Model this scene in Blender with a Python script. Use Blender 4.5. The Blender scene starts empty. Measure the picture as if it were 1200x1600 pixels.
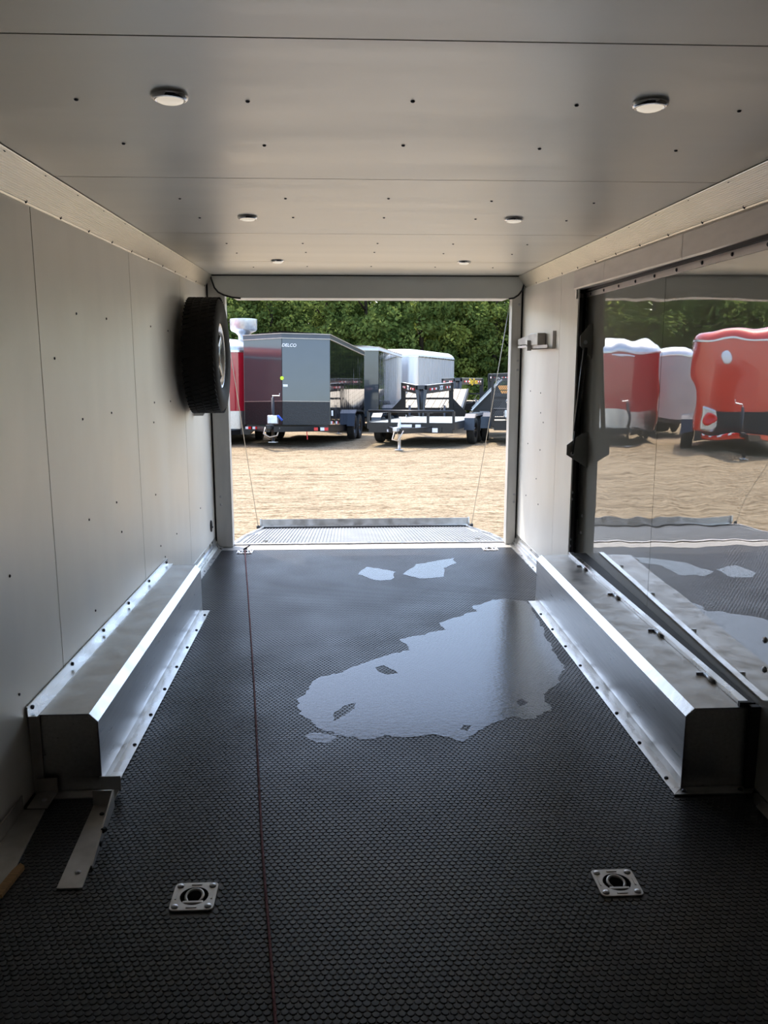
import bpy, bmesh, math, random
import numpy as np
from mathutils import Vector, Matrix, noise
from mathutils.geometry import tessellate_polygon

sc = bpy.context.scene
col = sc.collection
random.seed(7)
rng = np.random.default_rng(7)
R = math.radians

# ------------------------------------------------------------------ camera
F_PX, YAW, PITCH, ROLL = 1307.4, .04679, .18291, -.0004
CAM = Vector((-.1665, 0, 1.4457))
_f = Vector((math.sin(YAW)*math.cos(PITCH), math.cos(YAW)*math.cos(PITCH), -math.sin(PITCH)))
_r = Vector((math.cos(YAW), -math.sin(YAW), 0))
_u = _r.cross(_f)
_r, _u = _r*math.cos(ROLL)+_u*math.sin(ROLL), _u*math.cos(ROLL)-_r*math.sin(ROLL)
cd = bpy.data.cameras.new('camera')
cd.sensor_fit = 'VERTICAL'; cd.sensor_height = 36; cd.lens = F_PX*36/1600
cd.clip_start = .05; cd.clip_end = 500
cam = bpy.data.objects.new('camera', cd); col.objects.link(cam)
cam.matrix_world = Matrix(((_r.x, _u.x, -_f.x, CAM.x), (_r.y, _u.y, -_f.y, CAM.y), (_r.z, _u.z, -_f.z, CAM.z), (0, 0, 0, 1)))
sc.camera = cam

def hit(px, ax, val):
    "point where the ray through a photo pixel meets the plane coordinate[ax] = val"
    d = _f + _r*((px[0]-600)/F_PX) - _u*((px[1]-800)/F_PX)
    return CAM + d*((val-CAM[ax])/d[ax])

# ------------------------------------------------------------------ light
SUN_H = Vector((.606, -.795, 0)); SUN_EL = R(65)
sun_dir = SUN_H*math.cos(SUN_EL) + Vector((0, 0, -math.sin(SUN_EL)))
world = bpy.data.worlds.new('sky'); sc.world = world; world.use_nodes = True
wn = world.node_tree; wn.nodes.clear()
wo = wn.nodes.new('ShaderNodeOutputWorld'); wb = wn.nodes.new('ShaderNodeBackground'); ws = wn.nodes.new('ShaderNodeTexSky')
ws.sky_type = 'NISHITA'; ws.sun_disc = False; ws.sun_elevation = SUN_EL
ws.sun_rotation = math.atan2(-SUN_H.x, -SUN_H.y)
ws.air_density = 1.0; ws.dust_density = 2.5; ws.ozone_density = 1.0
wb.inputs['Strength'].default_value = .42
wn.links.new(ws.outputs[0], wb.inputs[0]); wn.links.new(wb.outputs[0], wo.inputs[0])
sl = bpy.data.lights.new('sun', 'SUN'); sl.energy = 3.2; sl.angle = R(.6); sl.color = (1, .93, .82)
so = bpy.data.objects.new('sun', sl); col.objects.link(so)
so.rotation_mode = 'QUATERNION'; so.rotation_quaternion = sun_dir.to_track_quat('-Z', 'Y')
sc.view_settings.view_transform = 'Standard'; sc.view_settings.look = 'None'
sc.view_settings.exposure = 0.84; sc.view_settings.gamma = 1
sc.view_settings.use_curve_mapping = False

# ------------------------------------------------------------------ helpers
class MB:
    def __init__(s): s.v = []; s.f = []
    def add(s, vs, fs):
        o = len(s.v); s.v += [Vector(q) for q in vs]; s.f += [[i+o for i in f] for f in fs]; return s
    def box(s, x0, x1, y0, y1, z0, z1, M=None):
        vs = [Vector((x, y, z)) for z in (z0, z1) for y in (y0, y1) for x in (x0, x1)]
        if M: vs = [M @ q for q in vs]
        return s.add(vs, [(0, 2, 3, 1), (4, 5, 7, 6), (0, 1, 5, 4), (2, 6, 7, 3), (0, 4, 6, 2), (1, 3, 7, 5)])
    def bar(s, a, b, w, h, up=(0, 0, 1)):
        a = Vector(a); b = Vector(b); d = (b-a).normalized(); up = Vector(up)
        if abs(d.dot(up)) > .98: up = Vector((0, 1, 0))
        x = d.cross(up).normalized(); z = x.cross(d)
        vs = [p + x*sx*w/2 + z*sz*h/2 for p in (a, b) for sx, sz in ((-1, -1), (1, -1), (1, 1), (-1, 1))]
        return s.add(vs, [(3, 2, 1, 0), (4, 5, 6, 7), (0, 1, 5, 4), (1, 2, 6, 5), (2, 3, 7, 6), (3, 0, 4, 7)])
    def tube(s, path, r, n=8, cap=True):
        path = [Vector(q) for q in path]; o = len(s.v); rs = r if isinstance(r, (list, tuple)) else [r]*len(path)
        d0 = (path[1]-path[0]).normalized()
        x = d0.orthogonal().normalized()
        for i, q in enumerate(path):
            d = (path[min(i+1, len(path)-1)]-path[max(i-1, 0)]).normalized()
            x = (x - d*x.dot(d)).normalized(); y = d.cross(x)
            for k in range(n):
                a = 2*math.pi*k/n; s.v.append(q+(x*math.cos(a)+y*math.sin(a))*rs[i])
        for i in range(len(path)-1):
            for k in range(n):
                k2 = (k+1) % n
                s.f.append([o+i*n+k, o+i*n+k2, o+(i+1)*n+k2, o+(i+1)*n+k])
        if cap:
            s.f.append([o+k for k in range(n)][::-1]); s.f.append([o+(len(path)-1)*n+k for k in range(n)])
        return s
    def lathe(s, prof, n=16, M=None, close=False, cap0=True):
        M = M or Matrix(); o = len(s.v)
        for r, h in prof:
            for k in range(n):
                a = 2*math.pi*k/n; s.v.append(M @ Vector((r*math.cos(a), r*math.sin(a), h)))
        m = len(prof)
        for i in range(m if close else m-1):
            j = (i+1) % m
            for k in range(n):
                k2 = (k+1) % n; s.f.append([o+i*n+k, o+i*n+k2, o+j*n+k2, o+j*n+k])
        if not close:
            if cap0 and prof[0][0] > 1e-6: s.f.append([o+k for k in range(n)][::-1])
            if prof[-1][0] > 1e-6: s.f.append([o+(m-1)*n+k for k in range(n)])
        return s
    def prism(s, loop, d):
        "closed 3-D loop pushed along vector d"
        loop = [Vector(q) for q in loop]; d = Vector(d); n = len(loop)
        return s.add(loop+[q+d for q in loop], [list(range(n))[::-1], [n+i for i in range(n)]] + [[i, (i+1) % n, n+(i+1) % n, n+i] for i in range(n)])
    def loft(s, loops, cap=True):
        o = len(s.v); n = len(loops[0])
        for l in loops: s.v += [Vector(q) for q in l]
        for i in range(len(loops)-1):
            for k in range(n):
                k2 = (k+1) % n; s.f.append([o+i*n+k, o+i*n+k2, o+(i+1)*n+k2, o+(i+1)*n+k])
        if cap: s.f.append([o+k for k in range(n)][::-1]); s.f.append([o+(len(loops)-1)*n+k for k in range(n)])
        return s
    def holed(s, loops, z, flip=False):
        "flat polygon with holes at height z (or 3-D loops when z is None)"
        ls = [[Vector((q[0], q[1], z if z is not None else q[2])) for q in l] for l in loops]
        o = len(s.v)
        for l in ls: s.v += l
        for t in tessellate_polygon(ls):
            a, b, c = [s.v[o+i] for i in t]
            up = (b-a).cross(c-a).z > 0
            s.f.append([o+i for i in (t if up != flip else t[::-1])])
        return s
    def mesh(s, name, mat, smooth=False):
        m = bpy.data.meshes.new(name); m.from_pydata([tuple(q) for q in s.v], [], s.f); m.update()
        bm = bmesh.new(); bm.from_mesh(m); bmesh.ops.recalc_face_normals(bm, faces=bm.faces); bm.to_mesh(m); bm.free()
        m.materials.append(mat)
        if smooth: m.polygons.foreach_set('use_smooth', [True]*len(m.polygons))
        return m
    def build(s, name, mat, parent=None, smooth=False, bevel=0, auto=False):
        return link(name, s.mesh(name, mat, smooth), parent, bevel, auto)

def link(name, mesh, parent=None, bevel=0, auto=False):
    o = bpy.data.objects.new(name, mesh); col.objects.link(o)
    if parent: o.parent = parent
    if bevel:
        b = o.modifiers.new('bevel', 'BEVEL'); b.width = bevel; b.segments = 2; b.limit_method = 'ANGLE'; b.angle_limit = R(35)
    if auto:
        mesh.shade_auto_smooth(angle=R(auto)) if hasattr(mesh, 'shade_auto_smooth') else mesh.set_sharp_from_angle(angle=R(auto))
    return o
def tag(o, label=None, cat=None, group=None, kind=None):
    for k, v in (('label', label), ('category', cat), ('group', group), ('kind', kind)):
        if v: o[k] = v
    return o
def struct(o): o['kind'] = 'structure'; return o
def stuff(o): o['kind'] = 'stuff'; return o
def thing(name, label, cat, loc=(0, 0, 0), rz=0, group=None):
    o = bpy.data.objects.new(name, None); col.objects.link(o); o.empty_display_size = .1
    o.location = loc; o.rotation_euler = (0, 0, rz)
    return tag(o, label, cat, group)
def copy_tree(o, parent=None):
    c = o.copy(); col.objects.link(c); c.parent = parent
    for ch in [q for q in o.children]: copy_tree(ch, c)
    return c

# ------------------------------------------------------------------ materials
def pm(name, c, rough=.5, metal=0, spec=.5, var=.08, scale=6, stretch=(1, 1, 1), bump=0, bscale=60, bstretch=(1, 1, 1), rvar=0, coat=0, detail=4, c2=None, lo=.3, hi=.7):
    m = bpy.data.materials.new(name); m.use_nodes = True
    nt = m.node_tree; N = nt.nodes; L = nt.links; b = N['Principled BSDF']
    b.inputs['Roughness'].default_value = rough; b.inputs['Metallic'].default_value = metal
    b.inputs['Specular IOR Level'].default_value = spec; b.inputs['Coat Weight'].default_value = coat
    b.inputs['Coat Roughness'].default_value = .03
    tc = N.new('ShaderNodeTexCoord'); mp = N.new('ShaderNodeMapping'); mp.inputs['Scale'].default_value = stretch
    L.new(tc.outputs['Object'], mp.inputs[0])
    nz = N.new('ShaderNodeTexNoise'); nz.inputs['Scale'].default_value = scale; nz.inputs['Detail'].default_value = detail
    L.new(mp.outputs[0], nz.inputs[0])
    rp = N.new('ShaderNodeValToRGB'); e = rp.color_ramp.elements
    e[0].position = lo; e[1].position = hi
    a = [max(0, q*(1-var)) for q in c]; d = c2 or [min(1, q*(1+var)) for q in c]
    e[0].color = (*a, 1); e[1].color = (*d, 1)
    L.new(nz.outputs['Fac'], rp.inputs[0]); L.new(rp.outputs[0], b.inputs['Base Color'])
    if rvar:
        mr = N.new('ShaderNodeMapRange'); mr.inputs[3].default_value = max(.02, rough-rvar); mr.inputs[4].default_value = min(1, rough+rvar)
        mr.inputs[1].default_value = .3; mr.inputs[2].default_value = .7
        L.new(nz.outputs['Fac'], mr.inputs[0]); L.new(mr.outputs[0], b.inputs['Roughness'])
    if bump:
        m2 = N.new('ShaderNodeMapping'); m2.inputs['Scale'].default_value = bstretch; L.new(tc.outputs['Object'], m2.inputs[0])
        n2 = N.new('ShaderNodeTexNoise'); n2.inputs['Scale'].default_value = bscale; n2.inputs['Detail'].default_value = 2
        L.new(m2.outputs[0], n2.inputs[0])
        bp = N.new('ShaderNodeBump'); bp.inputs['Strength'].default_value = 1; bp.inputs['Distance'].default_value = bump
        L.new(n2.outputs['Fac'], bp.inputs['Height']); L.new(bp.outputs[0], b.inputs['Normal'])
    return m
M = {}
M['panel'] = pm('wall_panel_white', (.94, .91, .845), .46, .42, .5, .05, 3, (1, 1, .4), rvar=.06)
M['ceil'] = pm('ceiling_panel_white', (.93, .895, .82), .40, .75, .5, .04, 4, (.15, 1, 1), rvar=.05)
M['front'] = pm('front_wall_white', (.90, .88, .84), .6)
M['back'] = pm('seam_dark', (.05, .05, .06), .8)
M['alu'] = pm('mill_aluminium', (.70, .70, .69), .30, 1, .5, .10, 9, (1, 1, 1), rvar=.10, bump=.0004, bscale=30)
M['alu_brush'] = pm('brushed_aluminium', (.62, .61, .59), .33, 1, .5, .10, 14, (6, .4, 6), rvar=.06)
M['alu_dull'] = pm('dull_stained_aluminium', (.50, .48, .45), .45, 1, .5, .22, 12, rvar=.12, bump=.0003, bscale=60)
M['alu_band'] = pm('satin_beige_aluminium', (.88, .83, .79), .42, .45, .5, .08, 5, (1, 1, 4), rvar=.08)
M['cove'] = pm('cove_aluminium', (.97, .93, .84), .33, .9, .5, .03, 3)
M['screw'] = pm('dark_screw', (.09, .09, .10), .4, .9)
M['bolt'] = pm('zinc_bolt', (.55, .55, .57), .3, 1)
M['gasket'] = pm('black_gasket', (.012, .012, .014), .55)
M['header'] = pm('grey_header_panel', (.86, .87, .83), .45, 0, .5, .03, 3)
M['post'] = pm('grey_post_steel', (.70, .685, .65), .40, .35, .5, .10, 6, (3, 3, .5), rvar=.08)
M['ext'] = pm('exterior_silver_paint', (.45, .46, .47), .22, .3, .5, .04, 2)
M['chrome'] = pm('chrome', (.85, .85, .86), .08, 1)
M['lens'] = pm('frosted_lens', (.80, .79, .74), .3, 0, .5, .02)
M['lens'].node_tree.nodes['Principled BSDF'].inputs['Emission Color'].default_value = (1, .88, .72, 1)
M['lens'].node_tree.nodes['Principled BSDF'].inputs['Emission Strength'].default_value = .35  # faint glow added to the lenses as fill light
M['rubber_base'] = pm('dusty_rubber_groove', (.034, .034, .035), .45, 0, .5, .3, 2.2, rvar=.1, c2=(.055, .054, .052))
M['rubber'] = pm('black_stud_rubber', (.020, .0205, .022), .40, 0, .45, .3, 2.6, rvar=.07, c2=(.034, .034, .035))
M['sill'] = pm('sunlit_rubber_grey', (.30, .29, .27), .55, .2, .5, .15, 9)  # pale grey paints in sunlight on the black floor rubber
M['deck_rib'] = pm('grey_ribbed_rubber', (.17, .175, .175), .5, 0, .5, .15, 6)  # lighter grey than the floor rubber
M['tyre'] = pm('tyre_rubber', (.020, .019, .017), .75, 0, .3, .25, 14)
M['rim_dark'] = pm('dark_rim', (.02, .02, .022), .25, .3)
M['rim_silver'] = pm('machined_rim', (.75, .75, .74), .25, 1)
M['rope'] = pm('red_cord', (.20, .055, .06), .8, 0, .3, .5, 400, c2=(.34, .16, .16))
M['cable'] = pm('steel_cable', (.45, .43, .38), .4, .8)
M['black_steel'] = pm('black_steel', (.012, .012, .013), .35, .1, .5, .2, 8)
M['wood_new'] = pm('raw_splinter_wood', (.42, .24, .10), .7, 0, .3, .25, 30, (1, 8, 1))
M['strut'] = pm('strut_black', (.008, .008, .009), .3, .2)
M['bracket'] = pm('grey_bracket_plate', (.24, .24, .22), .4, .6)
M['vent'] = pm('dark_eyelet', (.03, .02, .018), .5)

# mirror-like laminate of the escape door
def door_mat():
    m = bpy.data.materials.new('glossy_grey_door_skin'); m.use_nodes = True
    N = m.node_tree.nodes; L = m.node_tree.links; N.clear()
    out = N.new('ShaderNodeOutputMaterial'); mx = N.new('ShaderNodeMixShader'); df = N.new('ShaderNodeBsdfDiffuse'); gl = N.new('ShaderNodeBsdfGlossy')
    tc = N.new('ShaderNodeTexCoord'); mp = N.new('ShaderNodeMapping'); mp.inputs['Scale'].default_value = (1, .55, 1.5)
    nz = N.new('ShaderNodeTexNoise'); nz.inputs['Scale'].default_value = 3.6; nz.inputs['Detail'].default_value = 1
    bp = N.new('ShaderNodeBump'); bp.inputs['Distance'].default_value = .0019; bp.inputs['Strength'].default_value = 1
    df.inputs[0].default_value = (.52, .50, .45, 1); gl.inputs[0].default_value = (.84, .82, .79, 1); gl.inputs['Roughness'].default_value = .012
    L.new(tc.outputs['Object'], mp.inputs[0]); L.new(mp.outputs[0], nz.inputs[0]); L.new(nz.outputs[0], bp.inputs['Height']); L.new(bp.outputs[0], gl.inputs['Normal'])
    mx.inputs[0].default_value = .50
    L.new(df.outputs[0], mx.inputs[1]); L.new(gl.outputs[0], mx.inputs[2]); L.new(mx.outputs[0], out.inputs[0])
    return m
M['door'] = door_mat()
def water_mat():
    m = bpy.data.materials.new('thin_water_film'); m.use_nodes = True
    N = m.node_tree.nodes; L = m.node_tree.links; N.clear()
    out = N.new('ShaderNodeOutputMaterial'); mx = N.new('ShaderNodeMixShader'); tr = N.new('ShaderNodeBsdfTransparent'); gl = N.new('ShaderNodeBsdfGlossy'); fr = N.new('ShaderNodeFresnel')
    fr.inputs[0].default_value = 1.60; tr.inputs[0].default_value = (.9, .92, .95, 1); gl.inputs['Roughness'].default_value = .20
    tc = N.new('ShaderNodeTexCoord'); vo = N.new('ShaderNodeTexVoronoi'); vo.inputs['Scale'].default_value = 52
    bp = N.new('ShaderNodeBump'); bp.inputs['Distance'].default_value = .0012; bp.inputs['Strength'].default_value = .30
    L.new(tc.outputs['Object'], vo.inputs[0]); L.new(vo.outputs[0], bp.inputs['Height']); L.new(bp.outputs[0], gl.inputs['Normal'])
    L.new(fr.outputs[0], mx.inputs[0]); L.new(tr.outputs[0], mx.inputs[1]); L.new(gl.outputs[0], mx.inputs[2]); L.new(mx.outputs[0], out.inputs[0])
    return m
M['water'] = water_mat()
def gravel_mat():
    m = pm('pale_gravel', (.52, .45, .36), .95, 0, .2, .0, 1)
    N = m.node_tree.nodes; L = m.node_tree.links; b = N['Principled BSDF']
    tc = N.new('ShaderNodeTexCoord')
    def nz(s, d, st=(1, 1, 1)):
        mp = N.new('ShaderNodeMapping'); mp.inputs['Scale'].default_value = st; L.new(tc.outputs['Object'], mp.inputs[0])
        n = N.new('ShaderNodeTexNoise'); n.inputs['Scale'].default_value = s; n.inputs['Detail'].default_value = d; n.inputs['Roughness'].default_value = .65; n.inputs['Distortion'].default_value = .4
        L.new(mp.outputs[0], n.inputs[0]); return n.outputs['Fac']
    def ramp(src, p0, c0, p1, c1):
        r = N.new('ShaderNodeValToRGB'); e = r.color_ramp.elements; e[0].position = p0; e[0].color = (*c0, 1); e[1].position = p1; e[1].color = (*c1, 1); L.new(src, r.inputs[0]); return r.outputs[0]
    def mul(a, bb):
        x = N.new('ShaderNodeMix'); x.data_type = 'RGBA'; x.blend_type = 'MULTIPLY'; x.inputs[0].default_value = 1; L.new(a, x.inputs[6]); L.new(bb, x.inputs[7]); return x.outputs[2]
    fine = nz(26, 6); big = nz(.5, 4); streak = nz(1.6, 5, (.35, 2.2, 1))
    c = ramp(fine, .36, (.21, .16, .095), .60, (.44, .355, .235))
    c = mul(c, ramp(big, .3, (.84, .83, .82), .7, (1, 1, 1)))
    c = mul(c, ramp(streak, .34, (.70, .68, .65), .55, (1, 1, 1)))
    c = mul(c, ramp(nz(7, 5, (.7, 1.4, 1)), .36, (.50, .44, .36), .50, (1, 1, 1)))
    L.new(c, b.inputs['Base Color'])
    bp = N.new('ShaderNodeBump'); bp.inputs['Distance'].default_value = .03; L.new(fine, bp.inputs['Height'])
    b2 = N.new('ShaderNodeBump'); b2.inputs['Distance'].default_value = .10; L.new(streak, b2.inputs['Height']); L.new(bp.outputs[0], b2.inputs['Normal']); L.new(b2.outputs[0], b.inputs['Normal'])
    return m
M['gravel'] = gravel_mat()
def paint(name, c, rough=.06, wave=0, st=(1, 1, 1), ws=3, metal=0, spec=.7): return pm(name, c, rough, metal, spec, .03, 3, bump=wave, bscale=ws, bstretch=st, coat=.6)
M['p_black'] = paint('gloss_black_skin', (.012, .012, .013), .05, .010, (2.2, 2.2, .22), 2.2, 0, .9)
M['p_char'] = paint('charcoal_front_skin', (.055, .058, .064), .10, .003, (1, 1, 1), 1.5, .3)
M['p_guard'] = pm('black_treadplate', (.03, .03, .032), .3, .5, .5, .2, 40, bump=.004, bscale=45)
M['p_navy'] = paint('dark_blue_grey_front', (.030, .042, .055), .10, .004, (1, 1, 1), 1.2)
M['p_red'] = paint('gloss_red_skin', (.42, .012, .028), .12, .002, (1, 1, 1), 1.5)
M['p_orange'] = paint('gloss_orange_red_skin', (.62, .055, .030), .12, .002, (1, 1, 1), 1.5)
M['p_silver'] = pm('ribbed_silver_skin', (.66, .665, .68), .32, .6, .5, .06, 3, (3, 3, .3))
M['p_pale'] = pm('pale_mauve_grey_skin', (.36, .32, .33), .25, .3, .5, .05, 3)
M['p_white'] = pm('white_roof', (.78, .80, .82), .35, 0, .5, .04, 2)
M['trim_grey'] = pm('dark_grey_roof_trim', (.075, .08, .09), .3, .3)
M['trim_tan'] = pm('thin_bright_trim', (.55, .48, .40), .4, .6)
M['tape_red'] = pm('red_reflective_tape', (.65, .02, .02), .3)
M['tape_white'] = pm('white_reflective_tape', (.82, .82, .84), .3)
M['galv'] = pm('galvanised_steel', (.62, .64, .66), .35, .8, .5, .15, 12)
M['fender'] = pm('blue_black_fender', (.030, .036, .048), .25, .2, .6)
M['white'] = pm('white_print', (.85, .85, .85), .5)
M['yellow'] = pm('yellow_print', (.85, .55, .02), .5)
M['lime'] = pm('lime_sticker', (.60, .85, .03), .5)
M['blue'] = pm('blue_strap', (.02, .08, .45), .5)
M['plank'] = pm('pale_deck_plank', (.40, .35, .27), .8, 0, .2, .25, 5, (6, 1, 1))
M['plank_orange'] = pm('orange_plank', (.70, .34, .06), .7, 0, .3, .15, 5, (1, 4, 1))
M['deck_grey'] = pm('grey_deck_plate', (.24, .255, .24), .5, .2, .4, .1, 4)
M['bark'] = pm('tree_bark', (.055, .042, .030), .9, 0, .2, .3, 10, (1, 1, .2))
def leaf_mat(name, c1, c2, tr):
    m = bpy.data.materials.new(name); m.use_nodes = True
    N = m.node_tree.nodes; L = m.node_tree.links; N.clear()
    out = N.new('ShaderNodeOutputMaterial'); mx = N.new('ShaderNodeMixShader'); df = N.new('ShaderNodeBsdfDiffuse'); tl = N.new('ShaderNodeBsdfTranslucent')
    tc = N.new('ShaderNodeTexCoord'); nz = N.new('ShaderNodeTexNoise'); nz.inputs['Scale'].default_value = 1.1; nz.inputs['Detail'].default_value = 5
    rp = N.new('ShaderNodeValToRGB'); e = rp.color_ramp.elements; e[0].position = .32; e[1].position = .68; e[0].color = (*c1, 1); e[1].color = (*c2, 1)
    L.new(tc.outputs['Object'], nz.inputs[0]); L.new(nz.outputs[0], rp.inputs[0]); L.new(rp.outputs[0], df.inputs[0]); L.new(rp.outputs[0], tl.inputs[0])
    mx.inputs[0].default_value = tr; L.new(df.outputs[0], mx.inputs[1]); L.new(tl.outputs[0], mx.inputs[2]); L.new(mx.outputs[0], out.inputs[0])
    return m
M['leaf_dark'] = leaf_mat('dark_green_leaves', (.07, .115, .032), (.21, .27, .075), .5)
M['leaf_light'] = leaf_mat('yellow_green_leaves', (.17, .22, .05), (.38, .43, .11), .5)

# ------------------------------------------------------------------ trailer room
HC, YR, YF = 2.03, 6.40, -.75
def WX(y): return 1.225-.0147*(y-2.66)
def wall_hit(px, s):
    x = 1.2
    for _ in range(6):
        q = hit(px, 0, s*x); x = WX(q.y)
    return q
SCREW = MB().lathe([(.0052, 0), (.0052, .0015), (.0034, .0034), (0, .0040)], 8).mesh('screw', M['screw'])
BOLT = MB().lathe([(.011, 0), (.011, .002), (.007, .006), (0, .0075)], 10).mesh('bolt', M['bolt'])
def put(mesh, name, loc, normal, parent, scale=1):
    o = link(name, mesh, parent); o.location = loc
    o.rotation_mode = 'QUATERNION'; o.rotation_quaternion = Vector(normal).to_track_quat('Z', 'Y'); o.scale = (scale,)*3
    return o
def sidewall_slab(s, y0, y1, z0, z1, d0, d1):
    "slab of a side wall between depth d0 and d1 behind the wall face"
    a = [(s*(WX(y0)+d0), y0), (s*(WX(y1)+d0), y1), (s*(WX(y1)+d1), y1), (s*(WX(y0)+d1), y0)]
    return [(x, y, z0) for x, y in a], (0, 0, z1-z0)
# --- left wall
def split(y0, y1): return [(y0, y1, -.05, 2.08)]
w = MB(); w2 = MB()
for a in split(YF, YR): w.prism(*sidewall_slab(-1, *a, .006, .05))
for a in split(YF, YR+.05): w2.prism(*sidewall_slab(-1, *a[:3], a[3]+.02, .052, .06))
wall_left = struct(w.build('wall_left', M['back'])); w2.build('outer_skin', M['ext'], wall_left)
seamsL = [YF] + [wall_hit(q, -1).y for q in ((45, 305), (200, 388), (280, 424))] + [YR]
seamsL.insert(1, seamsL[1]-1.25); seamsL.insert(1, seamsL[1]-1.25)
left_panels = []
for a, b in zip(seamsL[:-1], seamsL[1:]):
    left_panels.append((a, b, MB().prism(*sidewall_slab(-1, a+.003, b-.003, 0, 1.985, 0, .006)).build('wall_panel', M['panel'], wall_left)))
for px in [(119, 490), (166, 498), (235, 510), (262, 517), (129, 655), (174, 645), (241, 629), (266, 627), (15, 900), (139, 812), (190, 831), (182, 785), (258, 870), (240, 660), (30, 1085), (149, 954), (243, 773), (313, 794), (276, 834), (251, 853), (223, 916), (85, 560)]:
    q = wall_hit(px, -1)
    for a, b, pn in left_panels:
        if a < q.y < b: put(SCREW, 'screw', q, (1, 0, 0), pn)
# --- right wall (panels behind the escape door opening, door header, near stretch)
DY0, DY1, DZ = 1.30, 5.07, 1.815
w = MB()
for a in ((YF, DY0, -.05, 2.08), (DY1, YR, -.05, 2.08), (DY0, DY1, DZ+.02, 2.08)):
    w.prism(*sidewall_slab(1, *a, .006, .05))
wall_right = struct(w.build('wall_right', M['back']))
w = MB()
for a in ((YF, YR+.05, -.05, 2.1),): w.prism(*sidewall_slab(1, *a, .135, .143))
w.build('outer_skin', M['ext'], wall_right)
ys = wall_hit((878, 430), 1).y; yj = wall_hit((899, 600), 1).y
right_panels = []
for a, b, z0 in ((YF, .05, 0), (.05, DY0, 0), (yj, ys, 0), (ys, YR, 0)):
    right_panels.append((a, b, MB().prism(*sidewall_slab(1, a+.002, b-.002, z0, 1.985, 0, .006)).build('wall_panel', M['panel'], wall_right)))
MB().prism(*sidewall_slab(1, DY0, yj-.002, 1.93, 1.985, 0, .006)).build('wall_panel', M['panel'], wall_right)
for px in [(829, 611), (845, 614), (825, 693), (844, 703), (822, 774), (841, 788), (845, 645), (838, 748), (849, 660)]:
    q = wall_hit(px, 1)
    for a, b, pn in right_panels:
        if a < q.y < b: put(SCREW, 'screw', q, (-1, 0, 0), pn)
# --- front wall (behind the camera) and ceiling
wf = struct(MB().box(-1.34, 1.34, YF-.05, YF, -.05, 2.10).build('wall_front', M['front']))
ceil = struct(MB().box(-1.30, 1.30, YF, YR+.05, HC+.006, HC+.05).build('ceiling', M['back']))
MB().box(-1.36, 1.36, YF-.05, YR+.10, HC+.05, HC+.075).build('roof_skin', M['ext'], ceil)
cs = [YF, .44] + [hit(q, 2, HC).y for q in ((600, 62), (600, 280.5), (600, 366), (600, 409.5))] + [YR-.06]
ceil_panels = []
for a, b in zip(cs[:-1], cs[1:]):
    ceil_panels.append((a, b, MB().box(-1.16, 1.16, a+.003, b-.003, HC, HC+.006).build('ceiling_panel', M['ceil'], ceil)))
for px in [(119, 155), (387, 158), (645, 158), (901, 164), (1155, 173), (193, 224), (413, 227), (630, 227), (843, 232), (1056, 235), (281, 310), (446, 310), (607, 310), (768, 314), (928, 317), (312, 340), (458, 339.5), (600, 340), (743, 342), (885, 344.5), (354, 380), (473, 380), (590, 380), (708, 381), (824, 382), (370, 395), (478, 394), (585, 394), (693, 396), (800, 397), (396, 417), (480, 416), (580, 416), (680, 417), (770, 418)]:
    q = hit(px, 2, HC)
    for a, b, pn in ceil_panels:
        if a < q.y < b: put(SCREW, 'screw', q, (0, 0, -1), pn)
# --- ribbed cove between walls and ceiling
for s, nm in ((-1, 'trim_1'), (1, 'trim_2')):
    NR = 16
    def prof(y):
        a = Vector((s*1.118, y, HC-.001)); b = Vector((s*(WX(y)-.001), y, 1.958)); d = b-a; n = Vector((-s*abs(d.z), 0, -abs(d.x))).normalized()
        pts = [a+Vector((-s*.006, 0, -.002))]
        for i in range(NR):
            pts += [a+d*((i+.10)/NR)+n*.006, a+d*((i+.30)/NR)+n*.0098, a+d*((i+.62)/NR)+n*.0098, a+d*((i+.82)/NR)+n*.006]
        pts += [b+n*.010, b+Vector((-s*.004, 0, -.014)), b+Vector((s*.001, 0, -.014)), Vector((s*(WX(y)-.001), y, HC-.001))]
        return pts
    t = struct(MB().loft([prof(YF), prof(YR-.10)]).build(nm, M['cove']))
    y = 1.9
    while y < 6.2:
        put(SCREW, 'screw', (s*1.122, y, HC-.008), (-s*.5, 0, -1), t, 1.25)
        put(SCREW, 'screw', (s*(WX(y)-.008), y+.07, 1.953), (-s, 0, -.5), t, 1.25); y += .33
# --- floor
OUTER = [(-1.3, YF), (1.3, YF), (1.3, YR), (-1.3, YR)]
PLATES = [(-.587, 2.071), (.581, 2.077), (-.927, 6.20), (.937, 6.215)]
HR = .040
holes = [[(x+HR*math.cos(2*math.pi*k/20), y+HR*math.sin(2*math.pi*k/20)) for k in range(20)] for x, y in PLATES]
fl = MB().holed([OUTER]+holes, -.0022)
fl.box(-1.3, 1.3, YF, YR, -.12, -.06)
floor = struct(fl.build('floor', M['rubber_base']))
MB().box(-1.3, 1.3, YR-.002, YR+.025, -.12, -.001).build('sill', M['alu_dull'], floor)
MB().box(-1.13, 1.13, 6.255, YR-.003, -.001, .0012).build('sunlit_floor_strip', M['sill'], floor)  # added strip, its pale colour stands for the sunlit edge of the floor
MB().box(-1.33, 1.33, .2, YR, -.30, -.12).build('chassis', M['black_steel'], floor)
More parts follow.
